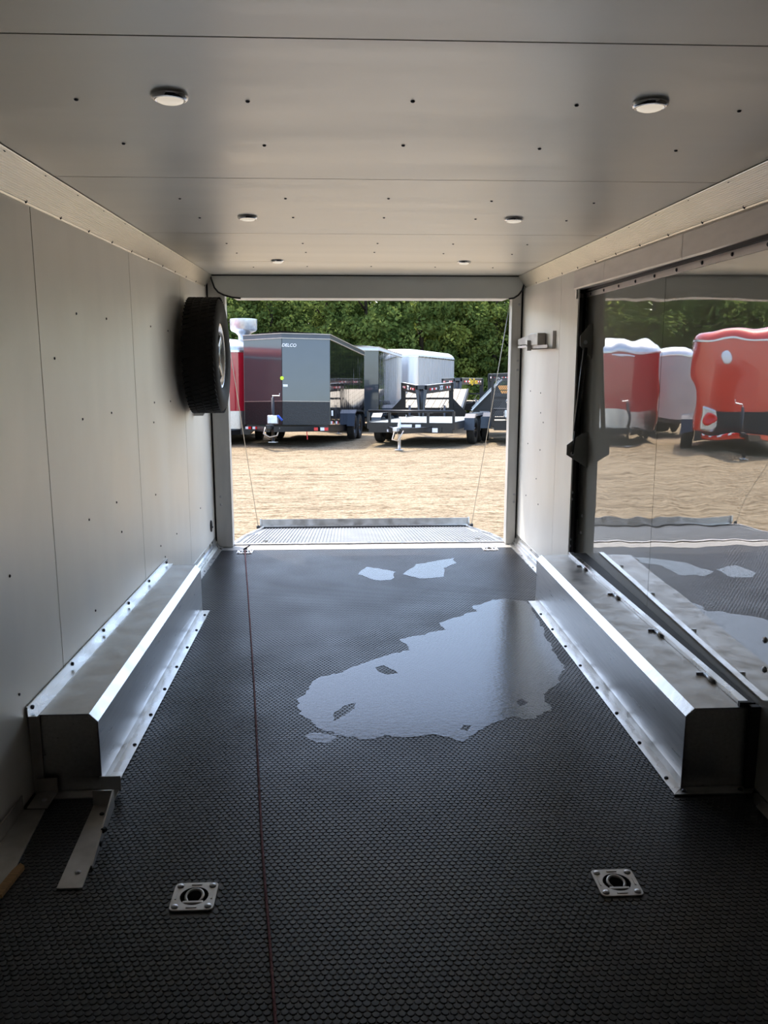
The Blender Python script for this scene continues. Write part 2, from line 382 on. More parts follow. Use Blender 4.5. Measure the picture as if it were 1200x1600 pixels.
# rubber studs: the 300 that show largest are single parts, the rest one mesh
PX, PY, SR = .0195, .0169, .0093
XL, XRr = -1.0, .965
pts = []
j = 0; y = 1.45
while y < YR-.012:
    x = -1.21 + (PX/2 if j % 2 else 0)
    while x < 1.21:
        if abs(x) < WX(y)-.02 and not (2.60 < y < 4.74 and x < -.955) and not (2.53 < y < 4.84 and x > .93) and all(abs(x-a) > .064 or abs(y-b) > .064 for a, b in PLATES):
            pts.append((x, y))
        x += PX
    y += PY; j += 1
pts = np.array(pts)
def px_of(P):
    d = P - np.array(CAM); z = d @ np.array(_f)
    return np.stack([600+F_PX*(d @ np.array(_r))/z, 800-F_PX*(d @ np.array(_u))/z], 1)
pp = px_of(np.c_[pts, np.zeros(len(pts))])
vis = (pp[:, 0] > 3) & (pp[:, 0] < 1197) & (pp[:, 1] < 1597)
order = np.argsort(np.where(vis, -pp[:, 1], 0)); near = set(order[:300].tolist())
STUD = MB().lathe([(SR, -.0035), (SR*.97, -.0006), (SR*.88, 0)], 10).mesh('stud', M['rubber'])
for i in near:
    o = link('stud', STUD, floor); o.location = (pts[i, 0], pts[i, 1], 0)
rest = np.array([q for i, q in enumerate(pts) if i not in near])
n8 = 8; ang = np.arange(n8)*2*np.pi/n8
ring = np.stack([np.cos(ang), np.sin(ang)], 1)
tmpl = np.concatenate([np.c_[ring*SR, np.full(n8, -.0035)], np.c_[ring*SR*.9, np.zeros(n8)]])
V = (tmpl[None]+np.c_[rest, np.zeros(len(rest))][:, None, :]).reshape(-1, 3)
k = np.arange(n8); side = np.stack([k, (k+1) % n8, (k+1) % n8+n8, k+n8], 1)
nS = len(rest); me = bpy.data.meshes.new('studs')
sides = (side[None]+(np.arange(nS)*2*n8)[:, None, None]).reshape(-1, 4); tops = (np.arange(n8)[None]+n8+(np.arange(nS)*2*n8)[:, None])
me.vertices.add(len(V)); me.vertices.foreach_set('co', V.ravel())
li = np.concatenate([sides.ravel(), tops.ravel()]); me.loops.add(len(li)); me.loops.foreach_set('vertex_index', li.astype(np.int32))
ls = np.concatenate([np.arange(len(sides))*4, len(sides)*4+np.arange(nS)*n8]); me.polygons.add(len(ls)); me.polygons.foreach_set('loop_start', ls.astype(np.int32))
me.update(calc_edges=True); me.validate(); me.materials.append(M['rubber']); me.polygons.foreach_set('use_smooth', [False]*len(me.polygons))
stuff(link('studs', me, floor))

# --- rear frame: posts, header, gasket, spoiler
wr = MB()
for s in (-1, 1): wr.box(*sorted((s*1.10, s*1.30)), YR+.02, YR+.10, -.12, 2.10)
wr.box(-1.10, 1.10, YR+.02, YR+.10, 1.96, 2.10)
wall_rear = struct(wr.build('wall_rear', M['ext']))
for s, xi in ((-1, -1.035), (1, 1.085)):
    xo = s*(WX(YR)-.012)
    MB().box(*sorted((xi, xo)), YR-.045, YR+.05, .002, 2.02).build('post', M['post'], wall_rear, bevel=.006)
    MB().box(*sorted((xo, s*(WX(YR)+.01))), YR-.03, YR+.03, .05, 1.98).build('post_seal', M['gasket'], wall_rear)
    for z in (.34, .40, 1.35, 1.42, 1.83): put(BOLT, 'bolt', ((xi+xo)/2+s*.02, YR-.045, z), (0, -1, 0), wall_rear, .9)
HPX = [(329, 431), (331, 438), (335, 449), (341, 456), (350, 460.5), (362, 464), (376, 465.5), (795, 466.5), (803, 465), (810, 460.5), (816, 453), (819, 443), (820, 431)]
loop = [hit(q, 1, YR-.12) for q in HPX]
MB().prism(loop, (0, .10, 0)).build('header_panel', M['header'], wall_rear)
MB().tube([q+Vector((0, -.001, -.003)) for q in loop[0:7]], .0065, 6).build('gasket', M['gasket'], wall_rear)
MB().tube([q+Vector((0, -.001, -.003)) for q in loop[7:]], .0065, 6).build('gasket', M['gasket'], wall_rear)
MB().box(loop[0].x, loop[-1].x, YR-.135, YR-.12, HC-.006, HC-.0005).build('header_joint', M['gasket'], wall_rear)
za = hit((570, 470), 1, 6.74).z
MB().box(-1.0, 1.09, YR+.10, 6.74, za, 2.12).build('spoiler', M['p_white'], wall_rear, bevel=.01)
# --- baseboards of the rear stretch
for s, nm in ((-1, 'baseboard_left'), (1, 'baseboard_right')):
    def bprof(y):
        wx = WX(y)
        P = [(wx, .001), (wx-.062, .001), (wx-.062, .005), (wx-.030, .010), (wx-.024, .030), (wx-.018, .030), (wx-.016, .034), (wx-.016, .050), (wx-.006, .058), (wx-.003, .085), (wx, .085)]
        return [(s*x, y, z) for x, z in P]
    y0 = 4.72 if s < 0 else 4.82
    t = struct(MB().loft([bprof(y0), bprof(YR-.05)]).build(nm, M['alu']))
    for y in (5.15, 5.5, 5.85, 6.2):
        put(SCREW, 'screw', (s*(WX(y)-.0035), y, .074), (-s, 0, .2), t, 1.2); put(SCREW, 'screw', (s*(WX(y)-.05), y+.1, .006), (0, 0, 1), t, 1.2)
    if s > 0:
        for z in (0,):
            P = [(x, 2.50, zz) for x, _, zz in bprof(2.5)]
            MB().loft([[(x, 1.3, z_) for x, _, z_ in [(1.24, 0, .001), (1.165, 0, .001), (1.165, 0, .005), (1.235, 0, .007)]], [(x, 2.53, z_) for x, _, z_ in [(1.24, 0, .001), (1.165, 0, .001), (1.165, 0, .005), (1.235, 0, .007)]]]).build('floor_flange', M['alu'], t)

# --- escape door (door_1)
KD = .0236
def DX(y): return 1.205+(y-2.3)*KD
def door_slab(y0, y1, z0, z1, d0, d1):
    a = [(DX(y0)+d0, y0), (DX(y1)+d0, y1), (DX(y1)+d1, y1), (DX(y0)+d1, y0)]
    return [(x, y, z0) for x, y in a], (0, 0, z1-z0)
DYF = 5.03
door = struct(MB().prism(*door_slab(DY0+.02, DYF, .0, DZ, .004, .012)).build('door_1', M['gasket']))
yseam = 3.5
for _ in range(5): yseam = hit((1030, 620), 0, DX(yseam)).y
MB().prism(*door_slab(DY0+.02, yseam-.002, .01, DZ, 0, .004)).build('door_panel', M['door'], door)
MB().prism(*door_slab(yseam+.002, DYF, .01, DZ, 0, .004)).build('door_panel', M['door'], door)
MB().prism(*door_slab(DY0, DYF+.01, DZ-.024, DZ+.004, -.006, 0)).build('top_strip', M['alu_band'], door)
for k in range(9):
    y = 4.92-.27*k; put(SCREW, 'screw', (DX(y)-.006, y, DZ-.010), (-1, 0, 0), door, 1.5)
MB().prism(*door_slab(DY0, DYF+.02, DZ+.004, DZ+.016, -.03, .012)).build('top_gasket', M['gasket'], door)
# header band above the door: a bent aluminium channel with lips
def band(y):
    wx = WX(y); return [(wx+.03, y, DZ+.016), (wx-.022, y, DZ+.014), (wx-.026, y, DZ+.022), (wx-.026, y, 1.928), (wx-.020, y, 1.934), (wx-.008, y, 1.936), (wx-.008, y, 1.930), (wx+.03, y, 1.930)]
hb = MB().loft([band(DY0), band(3.42)]).build('header_band', M['alu_band'], door)
MB().loft([band(3.424), band(4.40)]).build('header_band', M['alu_band'], door)
MB().loft([band(4.404), band(yj+.02)]).build('header_band', M['alu_band'], door)
MB().tube([(WX(yj)-.006, yj+.02, 1.90), (WX(yj)-.010, yj+.012, 1.85), (WX(yj)-.004, yj+.03, 1.78)], .006, 6).build('sealant_bead', M['alu'], door)
# jamb at the far side: bright return strip, black gasket column, thin edge strip
J0 = Vector((WX(yj)-.003, yj, .005)); J1 = Vector((DX(DYF)+.002, DYF+.002, .005)); JN = Vector((.5, .5, 0)).normalized()*.012
for nm, f0, f1, mt in (('jamb', 0, .45, 'chrome'), ('side_gasket', .45, .80, 'gasket'), ('edge_strip', .80, 1.0, 'alu')):
    p, q = J0.lerp(J1, f0), J0.lerp(J1, f1); MB().prism([p, q, q+JN, p+JN], (0, 0, DZ-.01)).build(nm, M[mt], door)
for z in (.31, .35, .60, .64): put(BOLT, 'bolt', (J0.x*.78+J1.x*.22-.001, J0.y*.78+J1.y*.22-.003, z), (-1, -.6, 0), door, .8)
for px in [(910, 806), (908, 832), (1195, 1000), (1194, 1046)]:
    y = 4
    for _ in range(6): q = hit(px, 0, DX(y)-.001); y = q.y
    put(BOLT, 'bolt', q, (-1, 0, 0), door, 1.0)

# --- gas strut between two plates on the door edge
t = thing('gas_strut', 'black gas strut held between two grey angled plates on the escape door edge', 'gas strut', (DX(4.86), 4.86, .86))
SY = 4.86
def plate(zc, hh, ww):
    x1 = DX(SY)-.001
    P = [(x1, SY, zc-hh), (x1-ww*.25, SY, zc-hh*.80), (x1-ww, SY, zc-hh*.25), (x1-ww, SY, zc+hh*.30), (x1-ww*.30, SY, zc+hh*.95), (x1, SY, zc+hh)]
    b = MB().prism(P, (0, .005, 0)); b.v = [q-t.location for q in b.v]
    return b.build('plate', M['bracket'], t)
plate(1.535, .100, .072); plate(.905, .105, .125)
def rel(q): return Vector(q)-t.location
xa = DX(SY); yy = SY-.016
MB().tube([rel((xa-.045, yy, 1.50)), rel((xa-.083, yy, 1.02))], .0135, 12).build('cylinder', M['strut'], t, True)
MB().tube([rel((xa-.083, yy, 1.02)), rel((xa-.094, yy, .885))], .0055, 8).build('rod', M['black_steel'], t, True)
for x, z in ((xa-.043, 1.53), (xa-.094, .885)): put(BOLT, 'ball_joint', rel((x, yy+.010, z)), (0, -1, 0), t, 1.1)

# ------------------------------------------------------------------ ceiling lights
def dome_light():
    o = thing('dome_light', 'small round chrome dome light on the ceiling', 'ceiling light', group='dome lights on the ceiling')
    MB().lathe([(.043, 0), (.043, -.004), (.040, -.010), (.033, -.013), (.031, -.010)], 28).build('bezel', M['chrome'], o, True)
    MB().lathe([(.032, -.006), (.030, -.014), (.022, -.0175), (.010, -.019), (0, -.0192)], 24).build('lens', M['lens'], o, True)
    return o
d0 = None
for i, px in enumerate([(265, 148), (1016, 160), (387, 338), (803, 341), (434, 406.5), (725, 408.5)]):
    o = dome_light() if d0 is None else copy_tree(d0); d0 = d0 or o
    o.location = hit(px, 2, HC); o['label'] = 'round chrome dome light, %s ceiling panel from the header, %s side' % (('fourth', 'third', 'first')[i//2], ('spare wheel', 'escape door')[i % 2])

# ------------------------------------------------------------------ tie-down plates
def rsq(h, r, n=5):
    L = []
    for cx, cy, a0 in ((h-r, h-r, 0), (-h+r, h-r, 90), (-h+r, -h+r, 180), (h-r, -h+r, 270)):
        for k in range(n+1):
            a = R(a0+90*k/n); L.append((cx+r*math.cos(a), cy+r*math.sin(a)))
    return L
def tie_down(label, loc):
    o = thing('tie_down_ring', label, 'tie-down', loc)
    outer = rsq(.059, .014); inner = [(.0385*math.cos(2*math.pi*k/24), .0385*math.sin(2*math.pi*k/24)) for k in range(24)]
    b = MB().holed([outer, inner], .0045)
    n = len(outer); b.add([(x, y, .0045) for x, y in outer]+[(x*1.01, y*1.01, .0) for x, y in outer], [[i, (i+1) % n, n+(i+1) % n, n+i] for i in range(n)])
    b.build('plate', M['alu_dull'], o)
    MB().lathe([(.0388, .0046), (.0375, -.002), (.034, -.022), (.026, -.026), (0, -.026)], 24, cap0=False).build('cup', M['vent'], o, True)
    ringp = [(.023*math.cos(a), .004+.026*math.sin(a), -.000+.003*math.sin(a)) for a in [R(-50+280*k/22) for k in range(23)]]
    ringp = [(-.023, -.019, -.002)] + ringp[::-1] + [(.023, -.019, -.002)]
    MB().tube(ringp, .0048, 8).build('ring', M['alu_dull'], o, True)
    MB().box(-.028, .028, -.030, -.020, -.006, .005).build('ring_bar', M['alu_dull'], o, bevel=.002)
    for sx in (-1, 1):
        for sy in (-1, 1):
            MB().lathe([(.0095, .0045), (.0090, .007), (.005, .0090), (0, .0095)], 12, Matrix.Translation((sx*.044, sy*.044, 0))).build('rivet', M['bolt'], o, True)
    for k in range(4):
        Mx = Matrix.Rotation(R(90*k), 4, 'Z'); MB().box(-.014, .014, .047, .0505, .0045, .0062, Mx).build('rib', M['alu_dull'], o)
    return o
tie_down('square tie-down plate with recessed ring beside the red cord near the loose channel', (*PLATES[0], 0))
tie_down('square tie-down plate with recessed ring on the floor in front of the right wheel box', (*PLATES[1], 0))
tie_down('sunlit tie-down ring near the rear sill with the red cord tied to it', (*PLATES[2], 0))
tie_down('sunlit tie-down ring near the rear sill with nothing tied to it', (*PLATES[3], 0))

# ------------------------------------------------------------------ red cord
rp = [hit(q, 2, .006) for q in ((383, 862), (384, 880), (387, 920), (391, 980), (397, 1070), (401, 1150), (405, 1230), (409, 1310), (414, 1380), (420, 1450), (425, 1520), (430, 1590))]
rp = [rp[0]+Vector((0, .0, .012))] + rp[1:]; rp.append(rp[-1]*2-rp[-2]); rp.append(rp[-1]*2-rp[-2])
tr = thing('red_cord', 'thin red cord running along the floor from the rear tie-down ring', 'cord', rp[0])
MB().tube([q-rp[0] for q in rp], .0042, 6).build('cord', M['rope'], tr, True)
MB().tube([(-.012, .01, .0), (.0, -.005, .012), (.014, .004, .010), (.005, .018, .004), (-.010, .012, .006), (.02, .03, .02), (.035, .05, .03)], .005, 6).build('knot', M['gasket'], tr, True)

# ------------------------------------------------------------------ wheel boxes
def wheel_box(s, xi, y0, y1, H, label):
    o = thing('wheel_box', label, 'wheel box', (s*1.1, y0, 0)); L = o.location
    def B(mb, name, mat, **k):
        mb.v = [q-L for q in mb.v]; return mb.build(name, mat, o, **k)
    ch = .028
    xw = lambda y: s*(WX(y)-.004)
    def xx(x): return s*x
    B(MB().box(*sorted((xx(xi), xx(xi+.004))), y0, y1, .004, H-ch), 'side_panel', M['alu_brush'])
    B(MB().prism([(xx(xi+ch), y0, H-.004), (xx(xi+ch), y1, H-.004), (xw(y1), y1, H-.004), (xw(y0), y0, H-.004)], (0, 0, .004)), 'top_panel', M['alu_dull'])
    B(MB().prism([(xx(xi), y0-.002, H-ch), (xx(xi+ch), y0-.002, H), (xx(xi+ch+.004), y0-.002, H-.006), (xx(xi+.006), y0-.002, H-ch-.004)], (0, y1-y0+.004, 0)), 'edge_strip', M['alu'])
    for y, nm in ((y0, 'end_panel'), (y1-.004, 'end_panel')):
        B(MB().prism([(xx(xi), y, .004), (xw(y), y, .004), (xw(y), y, H), (xx(xi+ch), y, H), (xx(xi), y, H-ch)], (0, .004, 0)), nm, M['alu_brush'])
    MB_w = MB().tube([(xx(xi), y0-.001, .01), (xx(xi), y0-.001, H-ch), (xx(xi+ch), y0-.001, H), (xw(y0), y0-.001, H)], .0022, 6)
    B(MB_w, 'weld_bead', M['bolt'], smooth=True)
    f = B(MB().prism([(xx(xi-.042), y0-.05, .001), (xx(xi-.042), y1+.0, .001), (xx(xi), y1, .001), (xx(xi), y0-.01, .001)], (0, 0, .005)), 'floor_flange', M['alu'])
    B(MB().prism([(xx(xi-.042), y0-.05, .001), (xx(xi), y0-.004, .001), (xw(y0), y0-.004, .001), (xw(y0)-s*.03, y0-.05, .001)], (0, 0, .005)), 'floor_flange', M['alu_dull'])
    B(MB().prism([(xx(xi-.002), y0, .006), (xx(xi-.002), y1, .006), (xx(xi), y1, .035), (xx(xi), y0, .035)], (xx(.003), 0, 0)), 'kick_lip', M['alu_dull'])
    y = y0+.06
    while y < y1:
        put(SCREW, 'screw', Vector((xx(xi-.028), y, .006))-L, (0, 0, 1), o, 1.5); y += .27
    for x in (xi+.0, 1.16): put(SCREW, 'screw', Vector((xx(x), y0-.03, .006))-L, (0, 0, 1), o, 1.7)
    return o, B, xw, xx, L
o, B, xw, xx, L = wheel_box(-1, .998, 2.66, 4.70, .278, 'long brushed aluminium wheel box under the left wall with a wall flange')
B(MB().prism([(xw(2.65)-0*.001, 2.64, .278), (xw(4.72), 4.72, .278), (xw(4.72)+.034, 4.72, .278), (xw(2.65)+.034, 2.64, .278)], (0, 0, .004)), 'wall_flange', M['alu'])
B(MB().prism([(xw(2.65), 2.64, .278), (xw(4.72), 4.72, .278), (xw(4.72)+.004, 4.72, .278), (xw(2.65)+.004, 2.64, .278)], (0, 0, .036)), 'wall_flange', M['alu'])
B(MB().box(xw(2.65), xw(2.65)+.036, 2.650, 2.657, .004, .278), 'corner_angle', M['alu_dull'])
for k in range(6):
    y = 2.68+.40*k; put(SCREW, 'screw', Vector((xw(y)+.005, y, .298))-L, (1, 0, 0), o, 1.5)
o, B, xw, xx, L = wheel_box(1, .968, 2.585, 4.80, .288, 'long brushed aluminium wheel box under the mirror-like escape door with a hinge along its top')
B(MB().prism([(1.158, 2.60, .288), (1.158, 4.80, .288), (1.188, 4.80, .288), (1.188, 2.60, .288)], (0, 0, .016)), 'hinge_rail', M['alu'], bevel=.002)
B(MB().prism([(1.192, 2.60, .288), (1.192, 4.80, .288), (DX(4.8)-.001, 4.80, .288), (DX(2.6)-.001, 2.60, .288)], (0, 0, .010)), 'seal_strip', M['gasket'])
B(MB().box(1.150, 1.190, 2.586, 2.60, .289, .306), 'rail_end', M['gasket'])
for y in (2.80, 3.30, 3.86, 4.42):
    h = B(MB().tube([(1.155, y, .293), (1.155, y+.075, .293)], .0075, 8), 'hinge_barrel', M['galv'], smooth=True)
    B(MB().box(1.126, 1.152, y+.08, y+.086, .288, .298), 'hinge_pin', M['bolt'])
B(MB().box(1.178, 1.222, 2.560, 2.582, .006, .30), 'corner_gasket', M['gasket'])

# ------------------------------------------------------------------ loose angle channels by the left wheel box
def channel(name, label, pts_base, up_edge, uh, tab):
    c = Vector(pts_base[0]); o = thing(name, label, 'bracket', c)
    def B(mb, nm, mat, **k):
        mb.v = [q-c for q in mb.v]; return mb.build(nm, mat, o, **k)
    B(MB().prism(pts_base, (0, 0, .005)), 'base_leg', M['alu_dull'])
    (a, b, h0, h1) = up_edge
    a = Vector(a); b = Vector(b); n = Vector((.005, 0, 0))
    B(MB().add([a, b, b+Vector((0, 0, h1)), a+Vector((0, 0, h0)), a+n, b+n, b+n+Vector((0, 0, h1)), a+n+Vector((0, 0, h0))], [(0, 1, 2, 3), (7, 6, 5, 4), (0, 4, 5, 1), (1, 5, 6, 2), (2, 6, 7, 3), (3, 7, 4, 0)]), 'upright_leg', M['alu_dull'])
    for q in tab: B(MB().prism(q[0], q[1]), q[2], M['alu_dull'])
    return o, c
z0 = .0012
o, c = channel('angle_channel', 'loose aluminium angle channel lying on the floor in front of the left wheel box', [(-.972, 2.12, z0), (-.902, 2.12, z0), (-.934, 2.56, z0), (-.998, 2.56, z0)], ((-.905, 2.21, z0), (-.934, 2.555, z0), .012, .058), .06,
    [([(-.998, 2.555, z0), (-.934, 2.555, z0), (-.934, 2.555, .058), (-.998, 2.555, .058)], (0, .004, 0), 'end_plate'),
     ([(-.997, 2.56, .008), (-.936, 2.56, .008), (-.936, 2.645, .009), (-.997, 2.645, .009)], (0, 0, .005), 'tongue'),
     ([(-.997, 2.641, .010), (-.930, 2.641, .010), (-.930, 2.641, .062), (-.997, 2.641, .062)], (0, .004, 0), 'end_tab')])
put(BOLT, 'bolt', Vector((-.935, 2.19, .0065))-c, (0, 0, 1), o, .8); put(SCREW, 'screw', Vector((-.955, 2.50, .0065))-c, (0, 0, 1), o, 1.5)
MB().tube([Vector((-.903, 2.30, .026))-c, Vector((-.897, 2.30, .026))-c], .008, 10).build('bolt_hole', M['gasket'], o)
MB().tube([Vector((-.912, 2.36, .032))-c, Vector((-.906, 2.37, .032))-c], .008, 10).build('bolt_hole', M['gasket'], o)
o, c = channel('angle_channel', 'dull aluminium angle channel against the left wall in front of the wheel box', [(-1.215, 2.02, z0), (-1.105, 2.02, z0), (-1.148, 2.54, z0), (-1.215, 2.54, z0)], ((-1.220, 2.02, z0), (-1.220, 2.54, z0), .055, .055), .06,
    [([(-1.205, 2.54, .008), (-1.140, 2.54, .008), (-1.140, 2.64, .010), (-1.205, 2.63, .010)], (0, 0, .004), 'tongue'),
     ([(-1.205, 2.636, .012), (-1.138, 2.636, .012), (-1.138, 2.636, .062), (-1.205, 2.636, .062)], (0, .004, 0), 'end_tab')])
put(BOLT, 'bolt', Vector((-1.165, 2.585, .0125))-c, (0, 0, 1), o, .8)
w = MB().prism([(-1.135, 2.08, z0), (-1.108, 2.09, z0), (-1.095, 2.22, z0), (-1.112, 2.235, z0), (-1.122, 2.20, z0)], (0, 0, .012))
tag(w.build('wood_splinter', M['wood_new']), 'broken splinter of raw wood on the black floor beside the wall channel', 'wood')

# ------------------------------------------------------------------ spare wheel on the left wall
def tyre_profile(Rr, Wd, ri):
    h = Wd/2
    return [(ri, -h*.78), (ri+.02, -h*.92), (Rr*.80, -h), (Rr*.93, -h*.93), (Rr*.975, -h*.80), (Rr, -h*.55), (Rr, h*.55), (Rr*.975, h*.80), (Rr*.93, h*.93), (Rr*.80, h), (ri+.02, h*.92), (ri, h*.78)]
AX = Matrix.Rotation(R(90), 4, 'Y')          # lathe axis to +x
SR_, SW_ = .362, .215
sy, sz = 5.52, 1.455
sx_out = -.935
o = thing('spare_wheel', 'black tyre with machined spoke wheel hung on the left wall', 'spare wheel', (sx_out-SW_/2, sy, sz))
ty = MB().lathe(tyre_profile(SR_, SW_, .205), 56, AX, close=True).build('tyre', M['tyre'], o, True, auto=40)
tb = MB()
for k in range(64):
    for ring_, sh in ((-.078, 0), (-.030, .5), (.022, 0), (.070, .5)):
        a = 2*math.pi*(k+sh)/64; Mx = Matrix.Rotation(a, 4, 'X') @ Matrix.Translation((ring_, 0, SR_)) @ Matrix.Rotation(R(18), 4, 'Z')
        tb.box(-.020, .020, -.0125, .0125, -.004, .004, Mx)
stuff(tb.build('tread_blocks', M['tyre'], o))
MB().lathe([(.212, -.08), (.200, -.06), (.188, .03), (.200, .080), (.214, .088), (.216, .080), (.203, .070), (.192, .03), (.204, -.06)], 40, AX, close=True).build('rim', M['rim_silver'], o, True)
MB().lathe([(.190, .0), (.19, .012), (0, .012)], 36, AX).build('wheel_back', M['rim_dark'], o)
for k in range(5):
    Mx = Matrix.Rotation(2*math.pi*k/5+.3, 4, 'X')
    sp = MB().box(.045, .070, -.030, .030, .045, .192, Mx); sp.box(.030, .046, -.040, .040, .05, .192, Mx)
    sp.build('spoke', M['rim_silver'] if True else None, o, bevel=.006)
MB().lathe([(.062, .03), (.062, .072), (.04, .080), (0, .082)], 24, AX).build('hub_cap', M['rim_dark'], o, True)
wl = -WX(sy)
b = MB().box(wl+.001-o.location.x, -SW_/2*.5, -.05, .05, -.06, .06); b.build('wall_mount', M['alu_dull'], o)
b = MB().prism([(-SW_/2-.03, .20, -SR_-.035), (-SW_/2-.03, .20, -.24), (-SW_/2+.01, .20, -.24), (-SW_/2+.05, .20, -SR_-.005), (-SW_/2+.03, .20, -SR_-.035)], (0, .006, 0)); b.build('mount_arm', M['alu'], o)

# oval eyelet low on the left wall by the post
q = wall_hit((335, 822), -1); q = Vector((-WX(6.18), 6.18, hit((334, 822), 1, 6.18).z))
o = thing('oval_eyelet', 'small dark oval socket low on the left wall beside the rear post', 'socket', q)
Mx = AX @ Matrix.Diagonal((1.35, .8, 1, 1))
MB().lathe([(.030, 0), (.034, .003), (.030, .010), (.022, .010), (.020, .004), (0, .002)], 20, Mx).build('rim', M['vent'], o, True)
MB().lathe([(.006, .004), (.006, .016), (0, .017)], 10, AX @ Matrix.Translation((.01, .012, 0))).build('cap_tab', M['screw'], o, True)

# bracket on the right wall by the post
def RW(px): return wall_hit(px, 1)
a = RW((868, 545)); o = thing('wall_hook_bracket', 'pale metal latch bracket fixed to the right wall beside the rear post', 'bracket', (WX(5.5), 5.45, 1.52)); L = o.location
def B(mb, nm, mat, **k):
    mb.v = [q-L for q in mb.v]; return mb.build(nm, mat, o, **k)
xw = WX(5.8)-.002
B(MB().box(xw-.012, xw+.008, 5.40, 5.44, 1.500, 1.612), 'upright', M['alu_band'])
B(MB().box(xw-.045, xw, 5.40, 5.86, 1.498, 1.504), 'ledge', M['alu_band'])
B(MB().box(xw-.045, xw-.041, 5.40, 5.86, 1.498, 1.525), 'ledge_lip', M['alu_dull'])
B(MB().prism([(xw-.055, 5.64, 1.525), (xw-.055, 5.64, 1.605), (xw, 5.64, 1.605), (xw, 5.64, 1.525)], (0, .24, 0)), 'block', M['alu_dull'], bevel=.004)
B(MB().prism([(xw-.075, 5.86, 1.49), (xw-.075, 5.86, 1.56), (xw-.045, 5.86, 1.56), (xw-.045, 5.86, 1.49)], (0, .03, 0)), 'cheek', M['alu_band'])
B(MB().prism([(xw-.050, 5.89, 1.535), (xw-.050, 5.89, 1.60), (xw-.045, 6.33, 1.575), (xw-.045, 6.33, 1.535)], (.045, 0, 0)), 'arm', M['alu_dull'])
B(MB().prism([(xw-.050, 5.89, 1.512), (xw-.050, 5.89, 1.528), (xw-.045, 6.33, 1.528), (xw-.045, 6.33, 1.512)], (.045, 0, 0)), 'arm', M['alu_band'])
put(BOLT, 'bolt', Vector((xw-.075, 5.874, 1.525))-L, (-1, 0, 0), o, .7)

# ------------------------------------------------------------------ puddles
def puddle(label, px, holes_=(), jit=.018, sub=9):
    def ring_(P, j):
        P = [hit(q, 2, .0009) for q in P]; out = []
        for i in range(len(P)):
            a, b = P[i], P[(i+1) % len(P)]
            for k in range(sub):
                q = a.lerp(b, k/sub); s = 9
                out.append(q+Vector((noise.noise(q*s), noise.noise(q*s+Vector((5, 3, 1))), 0))*j*1.6+Vector((noise.noise(q*34), noise.noise(q*34+Vector((9, 2, 4))), 0))*j)
        return [(q.x, q.y) for q in out]
    b = MB().holed([ring_(px, jit)]+[ring_(h, jit*.4) for h in holes_], .0009)
    return tag(b.build('puddle', M['water']), label, 'puddle')
puddle('large shallow puddle mirroring blue sky across the stud floor', [(462, 1090), (480, 1075), (520, 1052), (570, 1035), (610, 1022), (640, 1015), (625, 1000), (660, 992), (695, 983), (690, 972), (745, 955), (738, 945), (790, 935), (822, 940), (842, 970), (858, 1005), (880, 1040), (875, 1065), (850, 1085), (860, 1110), (830, 1125), (800, 1118), (770, 1132), (740, 1140), (720, 1155), (680, 1148), (640, 1152), (610, 1148), (580, 1155), (530, 1150), (500, 1138), (475, 1118)],
    [[(586, 1043), (600, 1040), (615, 1047), (622, 1052), (606, 1055), (592, 1050)], [(520, 1118), (538, 1102), (556, 1097), (552, 1108), (536, 1120), (522, 1126)], [(716, 1138), (724, 1132), (734, 1134), (728, 1141)], [(806, 1096), (816, 1092), (826, 1098), (814, 1103)]])
puddle('small blue wet patch beside the left tip of the large puddle', [(474, 1150), (490, 1144), (512, 1147), (526, 1153), (515, 1161), (492, 1159)], sub=5, jit=.006)
puddle('narrow wet patch with a square end near the rear sill', [(560, 897), (572, 886), (590, 888), (616, 893), (614, 906), (585, 906)], sub=4, jit=.012)
puddle('broad wet patch near the rear sill beside a scuff mark', [(632, 897), (650, 882), (672, 878), (708, 872), (712, 880), (694, 888), (690, 902), (655, 904)], sub=4, jit=.012)

# ------------------------------------------------------------------ rear ramp door
GY, GZ, SL = 8.25, -.262, R(2.0)
ramp = thing('ramp_door', 'lowered rear ramp door with ribbed rubber deck and aluminium edges', 'ramp', (.03, YR+.03, 0))
RL = math.hypot(GY-YR-.05, -GZ-.03); ra = -math.asin((-GZ-.035)/RL)
def RB(mb, nm, mat, **k):
    Mx = Matrix.Rotation(ra, 4, 'X'); mb.v = [Mx @ q for q in mb.v]; return mb.build(nm, mat, ramp, **k)
HW = 1.085
deckp = [(-HW, .03), (HW, .03), (HW, RL*.45), (HW-.07, RL*.96), (-HW+.07, RL*.96), (-HW, RL*.45)]
RB(MB().prism([(x, y, -.045) for x, y in deckp], (0, 0, .04)), 'deck', M['deck_rib'])
rb = MB()
for k in range(72):
    x = -1.03+2.06*k/71; rb.box(x-.006, x+.006, .09, RL*(.94 if abs(x) < HW-.10 else .60), -.006, .001)
stuff(RB(rb, 'deck_ribs', M['deck_rib']))
RB(MB().box(-HW, HW, .005, .07, -.04, .010), 'hinge_bar', M['alu'], bevel=.003)
for s in (-1, 1):
    RB(MB().bar((s*HW, .05, -.018), (s*HW, RL*.45, -.018), .03, .055), 'edge_rail', M['alu'])
    RB(MB().bar((s*HW, RL*.45, -.018), (s*(HW-.07), RL*.97, -.018), .03, .055), 'edge_rail', M['alu'])
RB(MB().box(-HW+.08, HW-.08, RL*.955, RL*.98, -.05, .012), 'end_bar', M['gasket'])
flap = RB(MB().box(-1.03, 1.03, RL*.98, RL*.98+.012, .012, .085), 'flap', M['alu_dull'])
RB(MB().box(-1.03, 1.03, RL*.965, RL*.985, .006, .022), 'flap_hinge', M['alu'])
